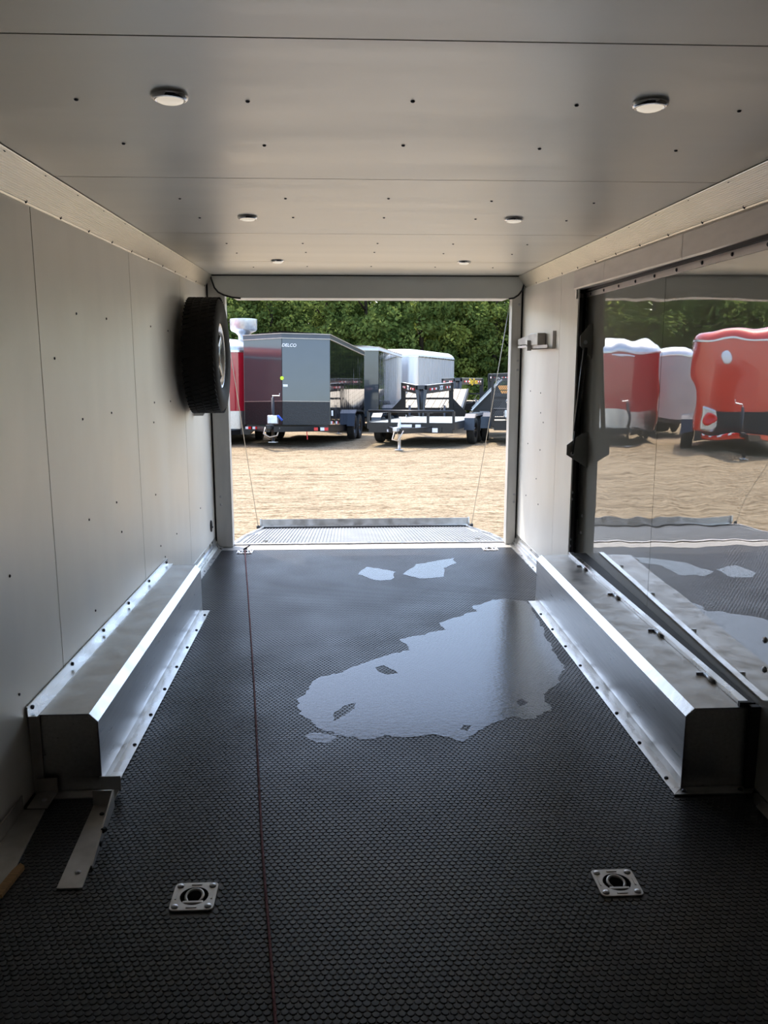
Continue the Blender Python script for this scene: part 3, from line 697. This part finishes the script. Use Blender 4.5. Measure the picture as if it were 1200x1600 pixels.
for s in (-1, 1): RB(MB().box(*sorted((s*1.03, s*1.045)), RL*.97, RL*1.0, .0, .09), 'flap_cheek', M['alu'])
for s, x, y in ((-1, -.85, .30), (1, .9, .34)): RB(MB().box(x-.02, x+.02, y-.012, y+.012, -.005, .012), 'latch', M['alu'])
for s, lab in ((-1, 'thin steel ramp cable slanting down beside the spare wheel'), (1, 'thin steel ramp cable slanting down beside the right rear post')):
    top = Vector((s*1.075+.01, YR+.03, 1.86)); bot = Vector((s*(HW-.03)+.03, YR+.03+RL*.93, -RL*.93*math.sin(-ra)+.012))
    o = thing('ramp_cable', lab, 'cable', bot)
    MB().tube([(0, 0, 0), top-bot], .0028, 6).build('wire', M['cable'], o, True)
    MB().lathe([(.018, -.012), (.018, .01), (.008, .02), (0, .022)], 10).build('cable_stop', M['gasket'], o, True)

# ------------------------------------------------------------------ the yard
OUT = Matrix.Translation((0, GY, GZ)) @ Matrix.Rotation(-SL, 4, 'X')
def place(o, x, y, rz=0, pitch=0, z=0):
    o.matrix_world = OUT @ Matrix.Translation((x, y-GY, z)) @ Matrix.Rotation(R(rz), 4, 'Z') @ Matrix.Rotation(R(pitch), 4, 'X')
    bpy.context.view_layer.update
    o.location, q, _ = o.matrix_world.decompose(); o.rotation_euler = q.to_euler()
    return o
g = MB(); nx, ny = 150, 170
for j in range(ny+1):
    for i in range(nx+1):
        u = i/nx*2-1; x = 42*(abs(u)**1.8)*(1 if u > 0 else -1); v = j/ny; y = -6+80*v**1.5 - GY
        p = Vector((x, y, 0)); h = .020*noise.noise(p*.9)+.012*noise.noise(p*2.4)
        if y < 0: h += .065*y - .01
        g.v.append(Vector((x, y, h-.012)))
for j in range(ny):
    for i in range(nx): g.f.append([j*(nx+1)+i, j*(nx+1)+i+1, (j+1)*(nx+1)+i+1, (j+1)*(nx+1)+i])
gr = struct(g.build('ground', M['gravel'], None, True)); gr.matrix_world = OUT

def text_mesh(txt, size, mat, font_shear=0, ext=.004):
    cu = bpy.data.curves.new('text', 'FONT'); cu.body = txt; cu.size = size; cu.extrude = ext; cu.align_x = 'CENTER'; cu.align_y = 'CENTER'; cu.shear = font_shear; cu.offset = size*.018
    ob = bpy.data.objects.new('text_tmp', cu); col.objects.link(ob); dg = bpy.context.evaluated_depsgraph_get()
    me_ = bpy.data.meshes.new_from_object(ob.evaluated_get(dg)); bpy.data.objects.remove(ob); me_.materials.clear(); me_.materials.append(mat)
    return me_
def lettering(txt, size, mat, parent, loc, face, shear=0):
    "face: direction the writing looks towards"
    o = link('lettering', text_mesh(txt, size, mat, shear), parent); f = Vector(face).normalized(); up = Vector((0, 0, 1)); xr = up.cross(f).normalized(); up = f.cross(xr)
    o.matrix_local = Matrix(((xr.x, up.x, f.x, loc[0]), (xr.y, up.y, f.y, loc[1]), (xr.z, up.z, f.z, loc[2]), (0, 0, 0, 1)))
    return o
def road_wheel(parent, x, y, s, Rr=.345, Wd=.20, rim='rim_dark'):
    w = MB().lathe(tyre_profile(Rr, Wd, .20), 32, Matrix.Translation((x, y, Rr)) @ AX, close=True).build('wheel', M['tyre'], parent, True, auto=40)
    Mx = Matrix.Translation((x, y, Rr)) @ AX if s > 0 else Matrix.Translation((x, y, Rr)) @ Matrix.Rotation(R(-90), 4, 'Y')
    MB().lathe([(.205, .05), (.205, .08), (.19, .085), (.17, .03), (.09, .03), (.075, .07), (0, .075)], 24, Mx).build('rim', M[rim], w, True)
    for k in range(5):
        a = 2*math.pi*k/5; MB().box(-.018, .018, -.018, .018, .028, .04, Mx @ Matrix.Translation((.125*math.cos(a), .125*math.sin(a), 0))).build('wheel_slot', M['bolt'], w)
    return w
def jack(parent, x, y, h, crank=True):
    j = MB().tube([(x, y, .03), (x, y, h)], .035, 10).build('jack', M['galv'] if not crank else M['black_steel'], parent, True)
    MB().tube([(x, y, .012), (x, y, h*.45)], .027, 10).build('inner_post', M['galv'], j, True)
    MB().box(x-.09, x+.09, y-.09, y+.09, 0, .012).build('foot', M['galv'], j)
    MB().tube([(x, y, h), (x, y, h+.04), (x+.16, y, h+.04), (x+.16, y, h+.10)], .012, 6).build('crank', M['galv'], j)
    return j
def tape(parent, a, b, n, w, h, face):
    a = Vector(a); b = Vector(b)
    for k in range(n):
        p0 = a.lerp(b, (k+.12)/n); p1 = a.lerp(b, (k+.5)/n); p2 = a.lerp(b, (k+.88)/n)
        for u, v, mt in ((p0, p1, 'tape_white'), (p1, p2, 'tape_red')): MB().bar(u, v, w, h).build('tape', M[mt], parent)

def enclosed(label, W, front, rear, fh, H, nose, skin_front, skin_side, roof, side_seams=5, guard=None, rounded=False, trim='trim_grey', nwheels=2, cat='trailer', band=None, tongue=True, tip=1.15, name='cargo_trailer'):
    "local frame: wheels on the ground at y=0, nose towards -y"
    o = thing(name, label, cat)
    h = W/2
    if rounded:
        r = .42; plan = []
        for k in range(7): a = R(180+90*k/6); plan.append((-h+r+r*math.cos(a), -front+r+r*math.sin(a)))
        for k in range(7): a = R(270+90*k/6); plan.append((h-r+r*math.cos(a), -front+r+r*math.sin(a)))
        plan += [(h, rear), (-h, rear)]
        def at(d, z): return [(x-(d if x > 0 else -d)*min(1, abs(x)/h*1.0), y+(d if y < 0 else -d), z) for x, y in plan]
        z1 = fh+H
        body = MB().loft([at(0, fh), at(0, z1-.02)]).build('body', M[skin_front], o, True, auto=40)
        rb = MB().loft([at(-.012, z1-.03), at(-.012, z1+.01), at(.03, z1+.10), at(.10, z1+.19), at(.22, z1+.26), at(.5, z1+.29)]).build('roof_cap', M[roof], o, True, auto=50)
        MB().loft([at(-.022, z1-.06), at(-.022, z1-.015)]).build('roof_trim', M['alu'], o, True, auto=40)
        if band: MB().loft([at(-.015, fh-.02), at(-.015, fh+band)]).build('skirt', M['alu_brush'] if band < .5 else M[guard], o, True, auto=40)
    else:
        z1 = fh+H; cr = .05
        nv = nose
        plan = [(-h, -front), (0, -front-nv), (h, -front), (h, rear), (-h, rear)]
        body = MB().prism([(x, y, fh) for x, y in plan], (0, 0, H)).build('body', M['black_steel'], o)
        def quad(nm, p, q, z0, zt, mt, off=.008, par=o):
            a = Vector((*p, 0)); b = Vector((*q, 0)); d = (b-a).normalized(); n = Vector((d.y, -d.x, 0))
            a2 = a+d*.004; b2 = b-d*.004
            return MB().prism([a2+Vector((0, 0, z0)), b2+Vector((0, 0, z0)), b2+Vector((0, 0, zt)), a2+Vector((0, 0, zt))], n*off).build(nm, M[mt], par)
        gz = fh+.56 if guard else fh
        for p, q in ((plan[0], plan[1]), (plan[1], plan[2])):
            quad('front_panel', p, q, gz+.004, z1-.10, skin_front)
            if guard:
                quad('stone_guard', p, q, fh, gz-.008, guard); quad('guard_trim', p, q, gz-.006, gz+.004, 'trim_tan', .012)
        Ls = front+rear
        for sgn in (1, -1):
            for k in range(side_seams):
                y0 = -front+Ls*k/side_seams; y1 = -front+Ls*(k+1)/side_seams
                p, q = ((sgn*h, y0), (sgn*h, y1)) if sgn > 0 else ((sgn*h, y1), (sgn*h, y0))
                quad('side_panel', p, q, fh, z1-.10, skin_side)
        top = [(x*1.012, y-(.02 if y < 0 else -.01), z1-.11) for x, y in plan]
        MB().prism(top, (0, 0, .115)).build('roof_trim', M[trim], o)
        for dz in (-.112, .0): MB().prism([(x*1.016, y*1.006, z1+dz) for x, y, _ in top], (0, 0, .014)).build('trim_line', M['trim_tan'], o)
        rf = MB(); lv = [(-h*1.0, 0), (-h*.5, .035), (0, .05), (h*.5, .035), (h, 0)]
        rf.loft([[(x, -front-(nv*(1-abs(x)/h))+.02, z1+dz+.012) for x, dz in lv]+[(h, -front+.02, z1-.01), (-h, -front+.02, z1-.01)], [(x, rear, z1+dz+.012) for x, dz in lv]+[(h, rear, z1-.01), (-h, rear, z1-.01)]])
        rf.build('roof', M[roof], o)
    # running gear
    ys_ = [-.40, .40] if nwheels == 2 else [0]
    for sgn in (-1, 1):
        for yw in ys_: road_wheel(o, sgn*(h+.06), yw, sgn)
        FL = (ys_[-1]-ys_[0])/2+.46
        prf = [(-FL, .36), (-FL+.12, .70), (-FL+.34, .80), (FL-.34, .80), (FL-.12, .70), (FL, .36)]
        f = MB().add([(sgn*(h-.005), y, z) for y, z in prf]+[(sgn*(h+.21), y, z) for y, z in prf], [(i, i+1, i+7, i+6) for i in range(5)])
        f.prism([(sgn*(h+.205), y, z) for y, z in prf]+[(sgn*(h+.205), y, z-.04) for y, z in prf[::-1]], (sgn*.01, 0, 0)); f.build('fender', M['fender'], o)
    MB().box(-h+.05, h-.05, -front, rear, fh-.16, fh).build('frame', M['black_steel'], o)
    if tongue:
        zt = fh-.10; tp = (0, -front-nose-tip)
        for sgn in (-1, 1): MB().bar((sgn*h*.75, -front+.1, zt), (sgn*.05, tp[1]+.1, zt), .08, .12).build('tongue', M['black_steel'], o)
        MB().bar((0, tp[1]+.25, zt+.05), (0, tp[1]-.10, zt+.05), .11, .11).build('coupler', M['black_steel'], o, bevel=.02)
        jack(o, .0, tp[1]+.32, fh+.62)
    return o

BOX = enclosed('large glossy black enclosed trailer with charcoal wedge front and tread-plate stone guard', 2.13, 3.0, 1.9, .40, 2.14, .42, 'p_char', 'p_black', 'trim_grey', 6, 'p_guard')
place(BOX, -1.0, 23.45, -11, -2.3)
W2 = 1.065; nrm = Vector((.42, -1.065, 0)).normalized()     # right half of the wedge looks this way
nrL = Vector((-.42, -1.065, 0)).normalized()
lettering('DELCO', .105, M['white'], BOX, (.16, -3.37, 2.27), nrm, .2)
MB().lathe([(.045, 0), (.045, .006), (0, .006)], 16, Matrix.Translation((.0, -3.432, 1.50)) @ Matrix.Rotation(R(90), 4, 'X')).build('round_sticker', M['lime'], BOX)
MB().box(0, .11, -.006, .006, 1.30, 1.355, Matrix.Translation((.02, -3.42, 0)) @ Matrix.Rotation(math.atan2(.42, 1.065), 4, 'Z')).build('label_sticker', M['white'], BOX)
tape(BOX, (.12, -3.40, .30), (1.06, -3.03, .30), 4, .012, .075, 0); tape(BOX, (-1.06, -3.03, .32), (-.25, -3.34, .32), 4, .012, .06, 0)
MB().box(-.12, .12, -4.32, -4.20, .42, .62).build('coupler_lock', M['galv'], BOX, bevel=.02)
MB().tube([(-.16, -4.3, .35), (-.20, -4.34, .20), (-.05, -4.36, .12), (.12, -4.34, .16), (.16, -4.30, .34)], .018, 6).build('safety_chain', M['trim_tan'], BOX, True)
MB().tube([(.05, -4.26, .58), (.14, -4.30, .60), (.22, -4.26, .50)], .03, 6).build('blue_strap', M['blue'], BOX, True)
MB().tube([(.55, -3.25, .28), (.57, -3.27, .05)], .012, 6).build('red_cord_end', M['tape_red'], BOX)
for y, mt in ((-2.80, 'tape_red'), (-2.2, 'tape_red')):
    MB().box(1.074, 1.084, y-.12, y, .42, .49).build('tape', M['tape_white'], BOX); MB().box(1.074, 1.084, y, y+.12, .42, .49).build('tape', M[mt], BOX)
MB().box(1.074, 1.082, -2.85, -2.70, .62, .75).build('label_sticker', M['white'], BOX)

DARK = enclosed('glossy black enclosed trailer with dark blue-grey wedge nose and white roof, behind the charcoal one', 2.13, 3.0, 3.4, .48, 2.20, .50, 'p_navy', 'p_black', 'p_white', 7, None, trim='p_white')
place(DARK, .43, 30.2, -10.5)
MB().box(-.18, .18, -.008, .004, 2.10, 2.16, Matrix.Translation((-.45, -3.30, 0)) @ Matrix.Rotation(-math.atan2(.5, 1.065), 4, 'Z')).build('label_sticker', M['white'], DARK)
def silver():
    o = enclosed('long ribbed silver enclosed trailer with white rounded roof, behind the gooseneck trailer', 2.2, 3.6, 2.0, .50, 2.22, 0, 'p_silver', 'p_silver', 'p_white', rounded=True, tongue=False)
    rb = MB()
    for sgn in (-1, 1):
        for k in range(34): y = -3.1+5.0*k/33; rb.box(*sorted((sgn*1.10, sgn*1.112)), y-.012, y+.012, .52, 2.66)
    stuff(rb.build('side_ribs', M['p_silver'], o)); return o
SIL = silver(); place(SIL, 3.24, 38.74, -24)
RED = enclosed('red rounded-front food trailer with silver skirt and large round roof vent', 2.05, 2.4, 3.0, .42, 1.92, 0, 'p_red', 'p_red', 'galv', rounded=True, band=.42, tip=.9)
place(RED, -3.62, 23.4, 3)
MB().lathe([(.14, 0), (.14, .10), (.20, .17), (.31, .22), (.34, .27), (.345, .52), (.31, .52), (.30, .30), (0, .28)], 28, Matrix.Translation((.82, -1.55, 2.62))).build('roof_vent', M['galv'], RED, True, auto=45)
for dz in (0, .08): MB().box(-.25, .20, -2.425, -2.41, 2.20+dz, 2.24+dz).build('front_badge', M['tape_white'], RED, bevel=.01)
ORA = enclosed('orange-red rounded-front enclosed trailer with black front guard and orange tongue', 2.05, 2.4, 2.6, .46, 1.95, 0, 'p_orange', 'p_orange', 'p_orange', rounded=True, guard='p_guard', tip=1.3)
place(ORA, -5.98, 20.1, 20)
MB().lathe([(.12, 0), (.12, .02), (.09, .04), (0, .045)], 20, Matrix.Translation((.35, -2.405, 2.0)) @ Matrix.Rotation(R(90), 4, 'X') @ Matrix.Diagonal((.8, 1.3, 1, 1))).build('oval_vent', M['p_white'], ORA, True)
MB().box(-.62, .75, -2.43, -2.405, .47, .95).build('front_guard', M['p_guard'], ORA)
MB().box(.52, .84, -2.80, -2.45, .50, .98).build('tongue_box', M['alu_brush'], ORA, bevel=.04)
MB().lathe([(.14, 0), (.14, .05), (.08, .06), (.07, .02), (0, .02)], 20, Matrix.Translation((.66, -2.80, .74)) @ Matrix.Rotation(R(90), 4, 'X')).build('round_emblem', M['tape_red'], ORA, True)
MB().bar((-.8, -2.42, .38), (.05, -3.65, .38), .07, .10).build('tongue_cover', M['p_orange'], ORA); MB().bar((.8, -2.42, .38), (.05, -3.65, .38), .07, .10).build('tongue_cover', M['p_orange'], ORA)
tape(ORA, (.8, -2.46, .42), (.1, -3.66, .42), 4, .08, .03, 0)
LAV = enclosed('pale silver rounded-front enclosed trailer parked between the two red ones', 1.9, 2.4, 3.2, .46, 1.90, 0, 'p_pale', 'p_pale', 'p_silver', rounded=True, tongue=False)
place(LAV, -6.1, 28.2, -4)

# ---- open trailers
def utility(label, W, Lf, Lb, dz, rail=True, gate=False, sides=False, planks='deck_grey', nplank=8):
    o = thing('utility_trailer', label, 'trailer'); h = W/2; S = M['black_steel']
    for k in range(nplank):
        x0 = -h+W*k/nplank; MB().box(x0+.006, x0+W/nplank-.006, -Lf+.05, Lb, dz-.04, dz).build('deck_plank', M[planks], o)
    for sgn in (-1, 1):
        MB().box(*sorted((sgn*h, sgn*(h+.05))), -Lf, Lb, dz-.16, dz+.02).build('side_rail', S, o)
        road_wheel(o, sgn*(h+.18), -.42, sgn, .335, .20); road_wheel(o, sgn*(h+.18), .42, sgn, .335, .20)
        prf = [(-.86, .36), (-.82, .66), (-.66, .76), (.66, .76), (.82, .66), (.86, .36)]
        f = MB().add([(sgn*(h+.05), y, z) for y, z in prf]+[(sgn*(h+.31), y, z) for y, z in prf], [(i, i+1, i+7, i+6) for i in range(5)])
        f.prism([(sgn*(h+.30), y, z) for y, z in prf]+[(sgn*(h+.30), y, z-.06) for y, z in prf[::-1]], (sgn*.012, 0, 0)); f.build('fender', M['fender'], o)
        if sides: 
            for z in (.08, .30): MB().box(*sorted((sgn*h, sgn*(h+.03))), -Lf, Lb, dz+z, dz+z+.18).build('side_board', M['plank_orange'], o)
    MB().box(-h, h, -Lf-.03, -Lf+.03, dz-.24, dz+.0).build('front_beam', S, o)
    MB().box(-h*.6, h*.75, -Lf-.05, -Lf-.03, dz-.23, dz-.10).build('front_plate', S, o)
    MB().box(-h, h, -Lf+.05, Lb-.02, dz-.12, dz-.045).build('cross_members', S, o)
    if rail:
        zt = dz+.27
        MB().tube([(-h-.02, -Lf, zt), (h+.02, -Lf, zt)], .032, 10).build('top_rail', S, o, True)
        for x in (-h-.02, -h*.5, h*.42, h+.02): MB().box(x-.028, x+.028, -Lf-.028, -Lf+.028, dz-.14, zt).build('rail_post', S, o)
    tp = -Lf-1.15
    for sgn in (-1, 1): MB().bar((sgn*h*.55, -Lf+.1, dz-.15), (sgn*.04, tp, dz-.15), .07, .12).build('tongue', S, o)
    MB().bar((0, tp+.1, dz-.10), (0, tp-.25, dz-.10), .10, .10).build('coupler', M['galv'], o, bevel=.02)
    jack(o, 0, tp+.15, dz+.12, False)
    return o
U1 = utility('low open flatbed trailer with black front rail and grey deck, parked beside the charcoal trailer', 2.06, 2.0, 2.4, .58)
place(U1, 2.05, 21.85, -19)
h = 1.03
MB().box(-.30, .05, -2.07, -2.045, .47, .54).build('licence_sticker', M['white'], U1); MB().box(.14, .27, -2.07, -2.045, .44, .54).build('licence_sticker', M['tape_white'], U1)
for x in (-.50, .20, .36): MB().box(x-.06, x+.06, -2.07, -2.05, .36, .42).build('marker', M['tape_red'] if x > 0 else M['tape_white'], U1)
MB().box(.55, .68, -2.07, -2.03, .36, .46).build('label_sticker', M['white'], U1)
MB().tube([(-.05, -3.2, .46), (-.10, -3.25, .25), (.05, -3.28, .22), (.12, -3.1, .44)], .016, 6).build('safety_chain', M['trim_tan'], U1, True)

def gooseneck(label, W, Ld, dz, txt, tmat, planks=9, nw=1.35, neck_l=2.0, zt=1.50, has_deck=True, tilt=0):
    o = thing('gooseneck_trailer', label, 'trailer'); S = M['black_steel']; h = W/2; nh = nw/2
    if has_deck:
        DT = Matrix.Translation((0, 0, dz)) @ Matrix.Rotation(R(tilt), 4, 'X') @ Matrix.Translation((0, 0, -dz))
        for k in range(planks):
            x0 = -h+W*k/planks; MB().box(x0+.01, x0+W/planks-.01, .05, Ld, dz-.05, dz, DT).build('deck_plank', M['plank'], o)
        for sgn in (-1, 1): MB().box(*sorted((sgn*h, sgn*(h+.06))), 0, Ld, dz-.20, dz+.015, DT).build('side_rail', M['trim_grey'], o)
        for y in (2.2, 4.4, 6.6):
            if y < Ld: MB().box(-h, h, y-.03, y+.03, dz-.12, dz-.052, DT).build('cross_member', S, o)
        for sgn in (-1, 1):
            for yw in (Ld*.62, Ld*.62+.85): road_wheel(o, sgn*(h-.25), yw, sgn, .34, .22)
            MB().box(sgn*(h-.35)-.05, sgn*(h-.35)+.05, Ld*.5, Ld*.8, .30, dz-.10).build('axle_hanger', S, o)
    MB().box(-h, h, -.06, .05, dz-.34, dz+.02).build('front_beam', S, o)
    for sgn in (-1, 1):
        MB().box(sgn*nh-.07, sgn*nh+.07, -.10, .04, .35, zt).build('upright', S, o)
        MB().prism([(sgn*nh+.0, -.05, zt-.42), (sgn*nh, -.05, dz-.25), (sgn*(h+.30), -.05, dz-.25)], (0, .05, 0)).build('gusset', S, o)
        a = Vector((sgn*nh, -.06, zt-.12)); b = Vector((sgn*.12, -neck_l, zt-.12))
        arm = MB().bar(a, b, .09, .24).build('neck_arm', S, o)
        d = (b-a).normalized(); n = Vector((-d.y, d.x, 0)) if sgn < 0 else Vector((d.y, -d.x, 0))
        if n.y > 0: n = -n
        MB().bar(b+Vector((0, 0, .0)), Vector((0, -neck_l-.05, dz-.25)), .10, .14).build('neck_strut', M['trim_grey'], o)
        MB().bar(a+Vector((0, 0, .125)), b+Vector((0, 0, .125)), .10, .012).build('arm_cap', M['galv'], o)
        for f0, f1 in ((.08, .30), (.62, .92)):
            p, q = a.lerp(b, f0)+n*.05, a.lerp(b, f1)+n*.05
            tape(arm, p, q, 2, .012, .06, 0)
        c = a.lerp(b, .46)+n*.05
        if tmat == 'white' or sgn > 0: lettering(txt, .19 if tmat == 'white' else .27, M[tmat], o, c, n)
    MB().tube([(0, -neck_l-.05, .55), (0, -neck_l-.05, zt-.02)], .07, 12).build('coupler_tube', S, o, True)
    MB().box(-.10, .10, -neck_l-.15, -neck_l+.05, zt-.10, zt+.01).build('coupler_cap', M['trim_grey'], o)
    for sgn in (-.55, .55):
        MB().tube([(sgn, -.12, .0), (sgn, -.12, dz+.1)], .04, 8).build('landing_leg', M['trim_grey'], o, True); MB().box(sgn-.1, sgn+.1, -.22, -.02, 0, .015).build('leg_foot', M['galv'], o)
    MB().box(-nh, nh, -.11, -.05, dz+.28, dz+.34).build('neck_crossbar', S, o)
    MB().tube([(.1, -neck_l, dz), (.25, -1.4, dz-.05), (.45, -.7, dz-.02), (.62, -.1, dz+.30)], .012, 6).build('cable', M['gasket'], o, True)
    return o
G1 = gooseneck('black gooseneck trailer with long pale plank deck, behind the low flatbed', 2.1, 5.0, .76, 'XX', 'white', nw=1.5, zt=1.56, tilt=4.2)
place(G1, 2.45, 26.5, -10.5, 2.6)
G2 = gooseneck('black gooseneck trailer with yellow lettering in front of the trees', 2.3, 3.5, .85, 'BigTex', 'yellow', nw=1.5, neck_l=1.7, zt=1.75)
place(G2, 4.5, 33.2, -14)
G3 = gooseneck('black gooseneck trailer partly hidden by the right rear post', 2.3, 3.0, .85, 'XX', 'white', nw=1.5, zt=1.86)
place(G3, 5.62, 29.0, -8)
U2 = utility('utility trailer with orange plank sides near the trees', 2.0, 2.0, 2.6, 1.0, rail=False, sides=True, planks='plank')
place(U2, 7.5, 35.2, -25)
U3 = utility('low utility trailer with upright mesh gate beside the right rear post', 1.9, 1.9, 1.2, .60, rail=True, planks='plank')
place(U3, 4.72, 22.3, -8)
gf = MB()
for x in (-1.0, .10): gf.box(x-.03, x+.03, -1.98, -1.92, .60, 1.72)
for z in (.66, 1.16, 1.69): gf.box(-1.0, .10, -1.98, -1.92, z-.03, z+.03)
gt = gf.build('mesh_gate', M['black_steel'], U3)
mm = MB()
for k in range(26):
    for sg in (1, -1):
        x = -1.0+1.1*k/25; z0_, z1_ = .66, 1.69
        dx = .40*sg; x1 = max(-1.0, min(.10, x+dx)); f = (x1-x)/dx
        if abs(x1-x) < 1e-4: continue
        mm.bar((x, -1.95, z0_), (x1, -1.95, z0_+(z1_-z0_)*f*.6), .010, .010)
        mm.bar((x, -1.95, z1_), (x1, -1.95, z1_-(z1_-z0_)*f*.6), .010, .010)
stuff(mm.build('gate_mesh', M['trim_grey'], gt))
MB().box(-.70, -.40, -1.98, -1.6, .62, .86).build('tool_tray', M['galv'], U3, bevel=.03)
# tilted dark tipper bed
T = thing('tipper_trailer', 'dark trailer bed tipped sideways between the plank deck and the mesh gate', 'trailer')
Mx = Matrix.Translation((-.62, 0, .78)) @ Matrix.Rotation(R(-46), 4, 'Y')
MB().box(0, 1.15, -1.2, 1.6, -.06, 0, Mx).build('bed_floor', M['black_steel'], T)
MB().box(-.03, 1.18, -1.25, -1.2, -.02, .02, Mx).build('bed_rim', M['galv'], T); MB().box(-.03, 1.18, 1.6, 1.65, -.02, .02, Mx).build('bed_rim', M['galv'], T)
MB().prism([(-.62, -1.1, .70), (.10, -1.1, 1.44), (.55, -1.1, .62), (-.30, -1.1, .50)], (0, 2.6, 0)).build('hopper', M['black_steel'], T)
for s_ in (-1, 1):
    road_wheel(T, s_*.62, .2, s_); MB().box(*sorted((s_*.25, s_*.33)), -1.5, 1.6, .40, .52).build('chassis_beam', M['black_steel'], T)
MB().box(-.55, .55, .14, .26, .29, .40).build('axle', M['black_steel'], T)
place(T, 4.28, 25.0, -9)

# ------------------------------------------------------------------ trees
def foliage_mesh(seed, crown, n_blob, n_leaf, size, mat):
    r = np.random.default_rng(seed); cx, cz, rx, rz = crown
    d = r.normal(size=(n_blob, 3)); d /= np.linalg.norm(d, axis=1)[:, None]; rad = r.uniform(.45, 1, n_blob)**.6
    c = d*rad[:, None]*np.array([rx, rx, rz]); c[:, 2] += cz
    per = n_leaf//n_blob
    br = r.uniform(.45, .95, n_blob)
    q = r.normal(size=(n_blob, per, 3)); q /= np.linalg.norm(q, axis=2)[..., None]
    P = (c[:, None, :]+q*(br[:, None, None]*r.uniform(.35, 1, (n_blob, per, 1))**.5)*np.array([1, 1, .75])).reshape(-1, 3)
    P[:, 2] = np.maximum(P[:, 2], .15)
    n = len(P); a = r.normal(size=(n, 3)); a /= np.linalg.norm(a, axis=1)[:, None]; b = np.cross(a, r.normal(size=(n, 3))); b /= np.linalg.norm(b, axis=1)[:, None]
    s = r.uniform(.6, 1.2, (n, 1))*size
    V = np.stack([P-a*s, P+b*s*.55, P+a*s, P-b*s*.55], 1).reshape(-1, 3)
    me_ = bpy.data.meshes.new('foliage'); me_.vertices.add(n*4); me_.vertices.foreach_set('co', V.ravel())
    me_.loops.add(n*4); me_.loops.foreach_set('vertex_index', np.arange(n*4, dtype=np.int32)); me_.polygons.add(n); me_.polygons.foreach_set('loop_start', (np.arange(n)*4).astype(np.int32))
    me_.update(calc_edges=True); me_.materials.append(mat); return me_
def trunk_mesh(seed, hgt):
    r = random.Random(seed); b = MB()
    b.tube([(0, 0, -.2), (.05, 0, 1.2), (-.05, .08, 3), (.06, 0, 5), (0, 0, hgt*.85)], [.19, .16, .13, .09, .04], 8)
    for k in range(7):
        z = 1.6+k*.75; a = r.uniform(0, 6.28); l = r.uniform(1.0, 1.9); b.tube([(0, .03, z), (math.cos(a)*l*.5, math.sin(a)*l*.5, z+.4), (math.cos(a)*l, math.sin(a)*l, z+1.0)], [.06, .045, .02], 6)
    return b.mesh('trunk', M['bark'], True)
KINDS = [('dark dense broadleaf tree in the row behind the parked trailers', 'leaf_dark', (0, 4.6, 2.3, 3.9)), ('lighter yellow-green broadleaf tree in the row behind the parked trailers', 'leaf_light', (0, 4.3, 2.2, 3.7)), ('dark slender broadleaf tree in the row behind the parked trailers', 'leaf_dark', (0, 4.9, 1.8, 4.2))]
protos = []
for k, (lab, mt, cr) in enumerate(KINDS):
    protos.append((lab, foliage_mesh(40+k, cr, 90, 15000, .115, M[mt]), trunk_mesh(k, 8.5)))
def tree(k, x, y, s, rz):
    lab, fm, tm = protos[k]; o = thing('broadleaf_tree', lab, 'tree', group='trees behind the parked trailers')
    link('foliage', fm, o); link('trunk', tm, o); place(o, x, y, rz); o.scale = (s, s, s*random.uniform(.92, 1.05))
seq = [0, 1, 2, 0, 0, 2, 0, 1, 0, 2, 0, 0, 2, 1, 0, 0, 2, 0]
for i in range(17):
    tree(seq[i % len(seq)], -26+2.45*i+random.uniform(-.5, .5), 44+random.uniform(-1.2, 1.5), random.uniform(.88, 1.02), random.uniform(0, 360))
for i in range(14):
    tree([0, 2, 0][i % 3], -26+3.1*i+random.uniform(-.6, .6), 48.8+random.uniform(-1, 1), random.uniform(.98, 1.08), random.uniform(0, 360))
for i in range(11):
    tree([2, 0][i % 2], -25+4.0*i, 53.5+random.uniform(-1, 1), 1.12, random.uniform(0, 360))
shrub = foliage_mesh(77, (0, .75, 1.5, .8), 30, 5000, .10, M['leaf_dark'])
shrub2 = foliage_mesh(78, (0, .7, 1.4, .7), 30, 5000, .10, M['leaf_light'])
for i in range(12):
    lt = i % 4 == 1
    o = thing('shrub', ('yellow-green' if lt else 'dark green')+' low shrub at the foot of the tree row', 'shrub', group='shrubs under the trees'); link('foliage', shrub2 if lt else shrub, o); place(o, -14+2.1*i, 43.0+random.uniform(-.6, .6), random.uniform(0, 360))
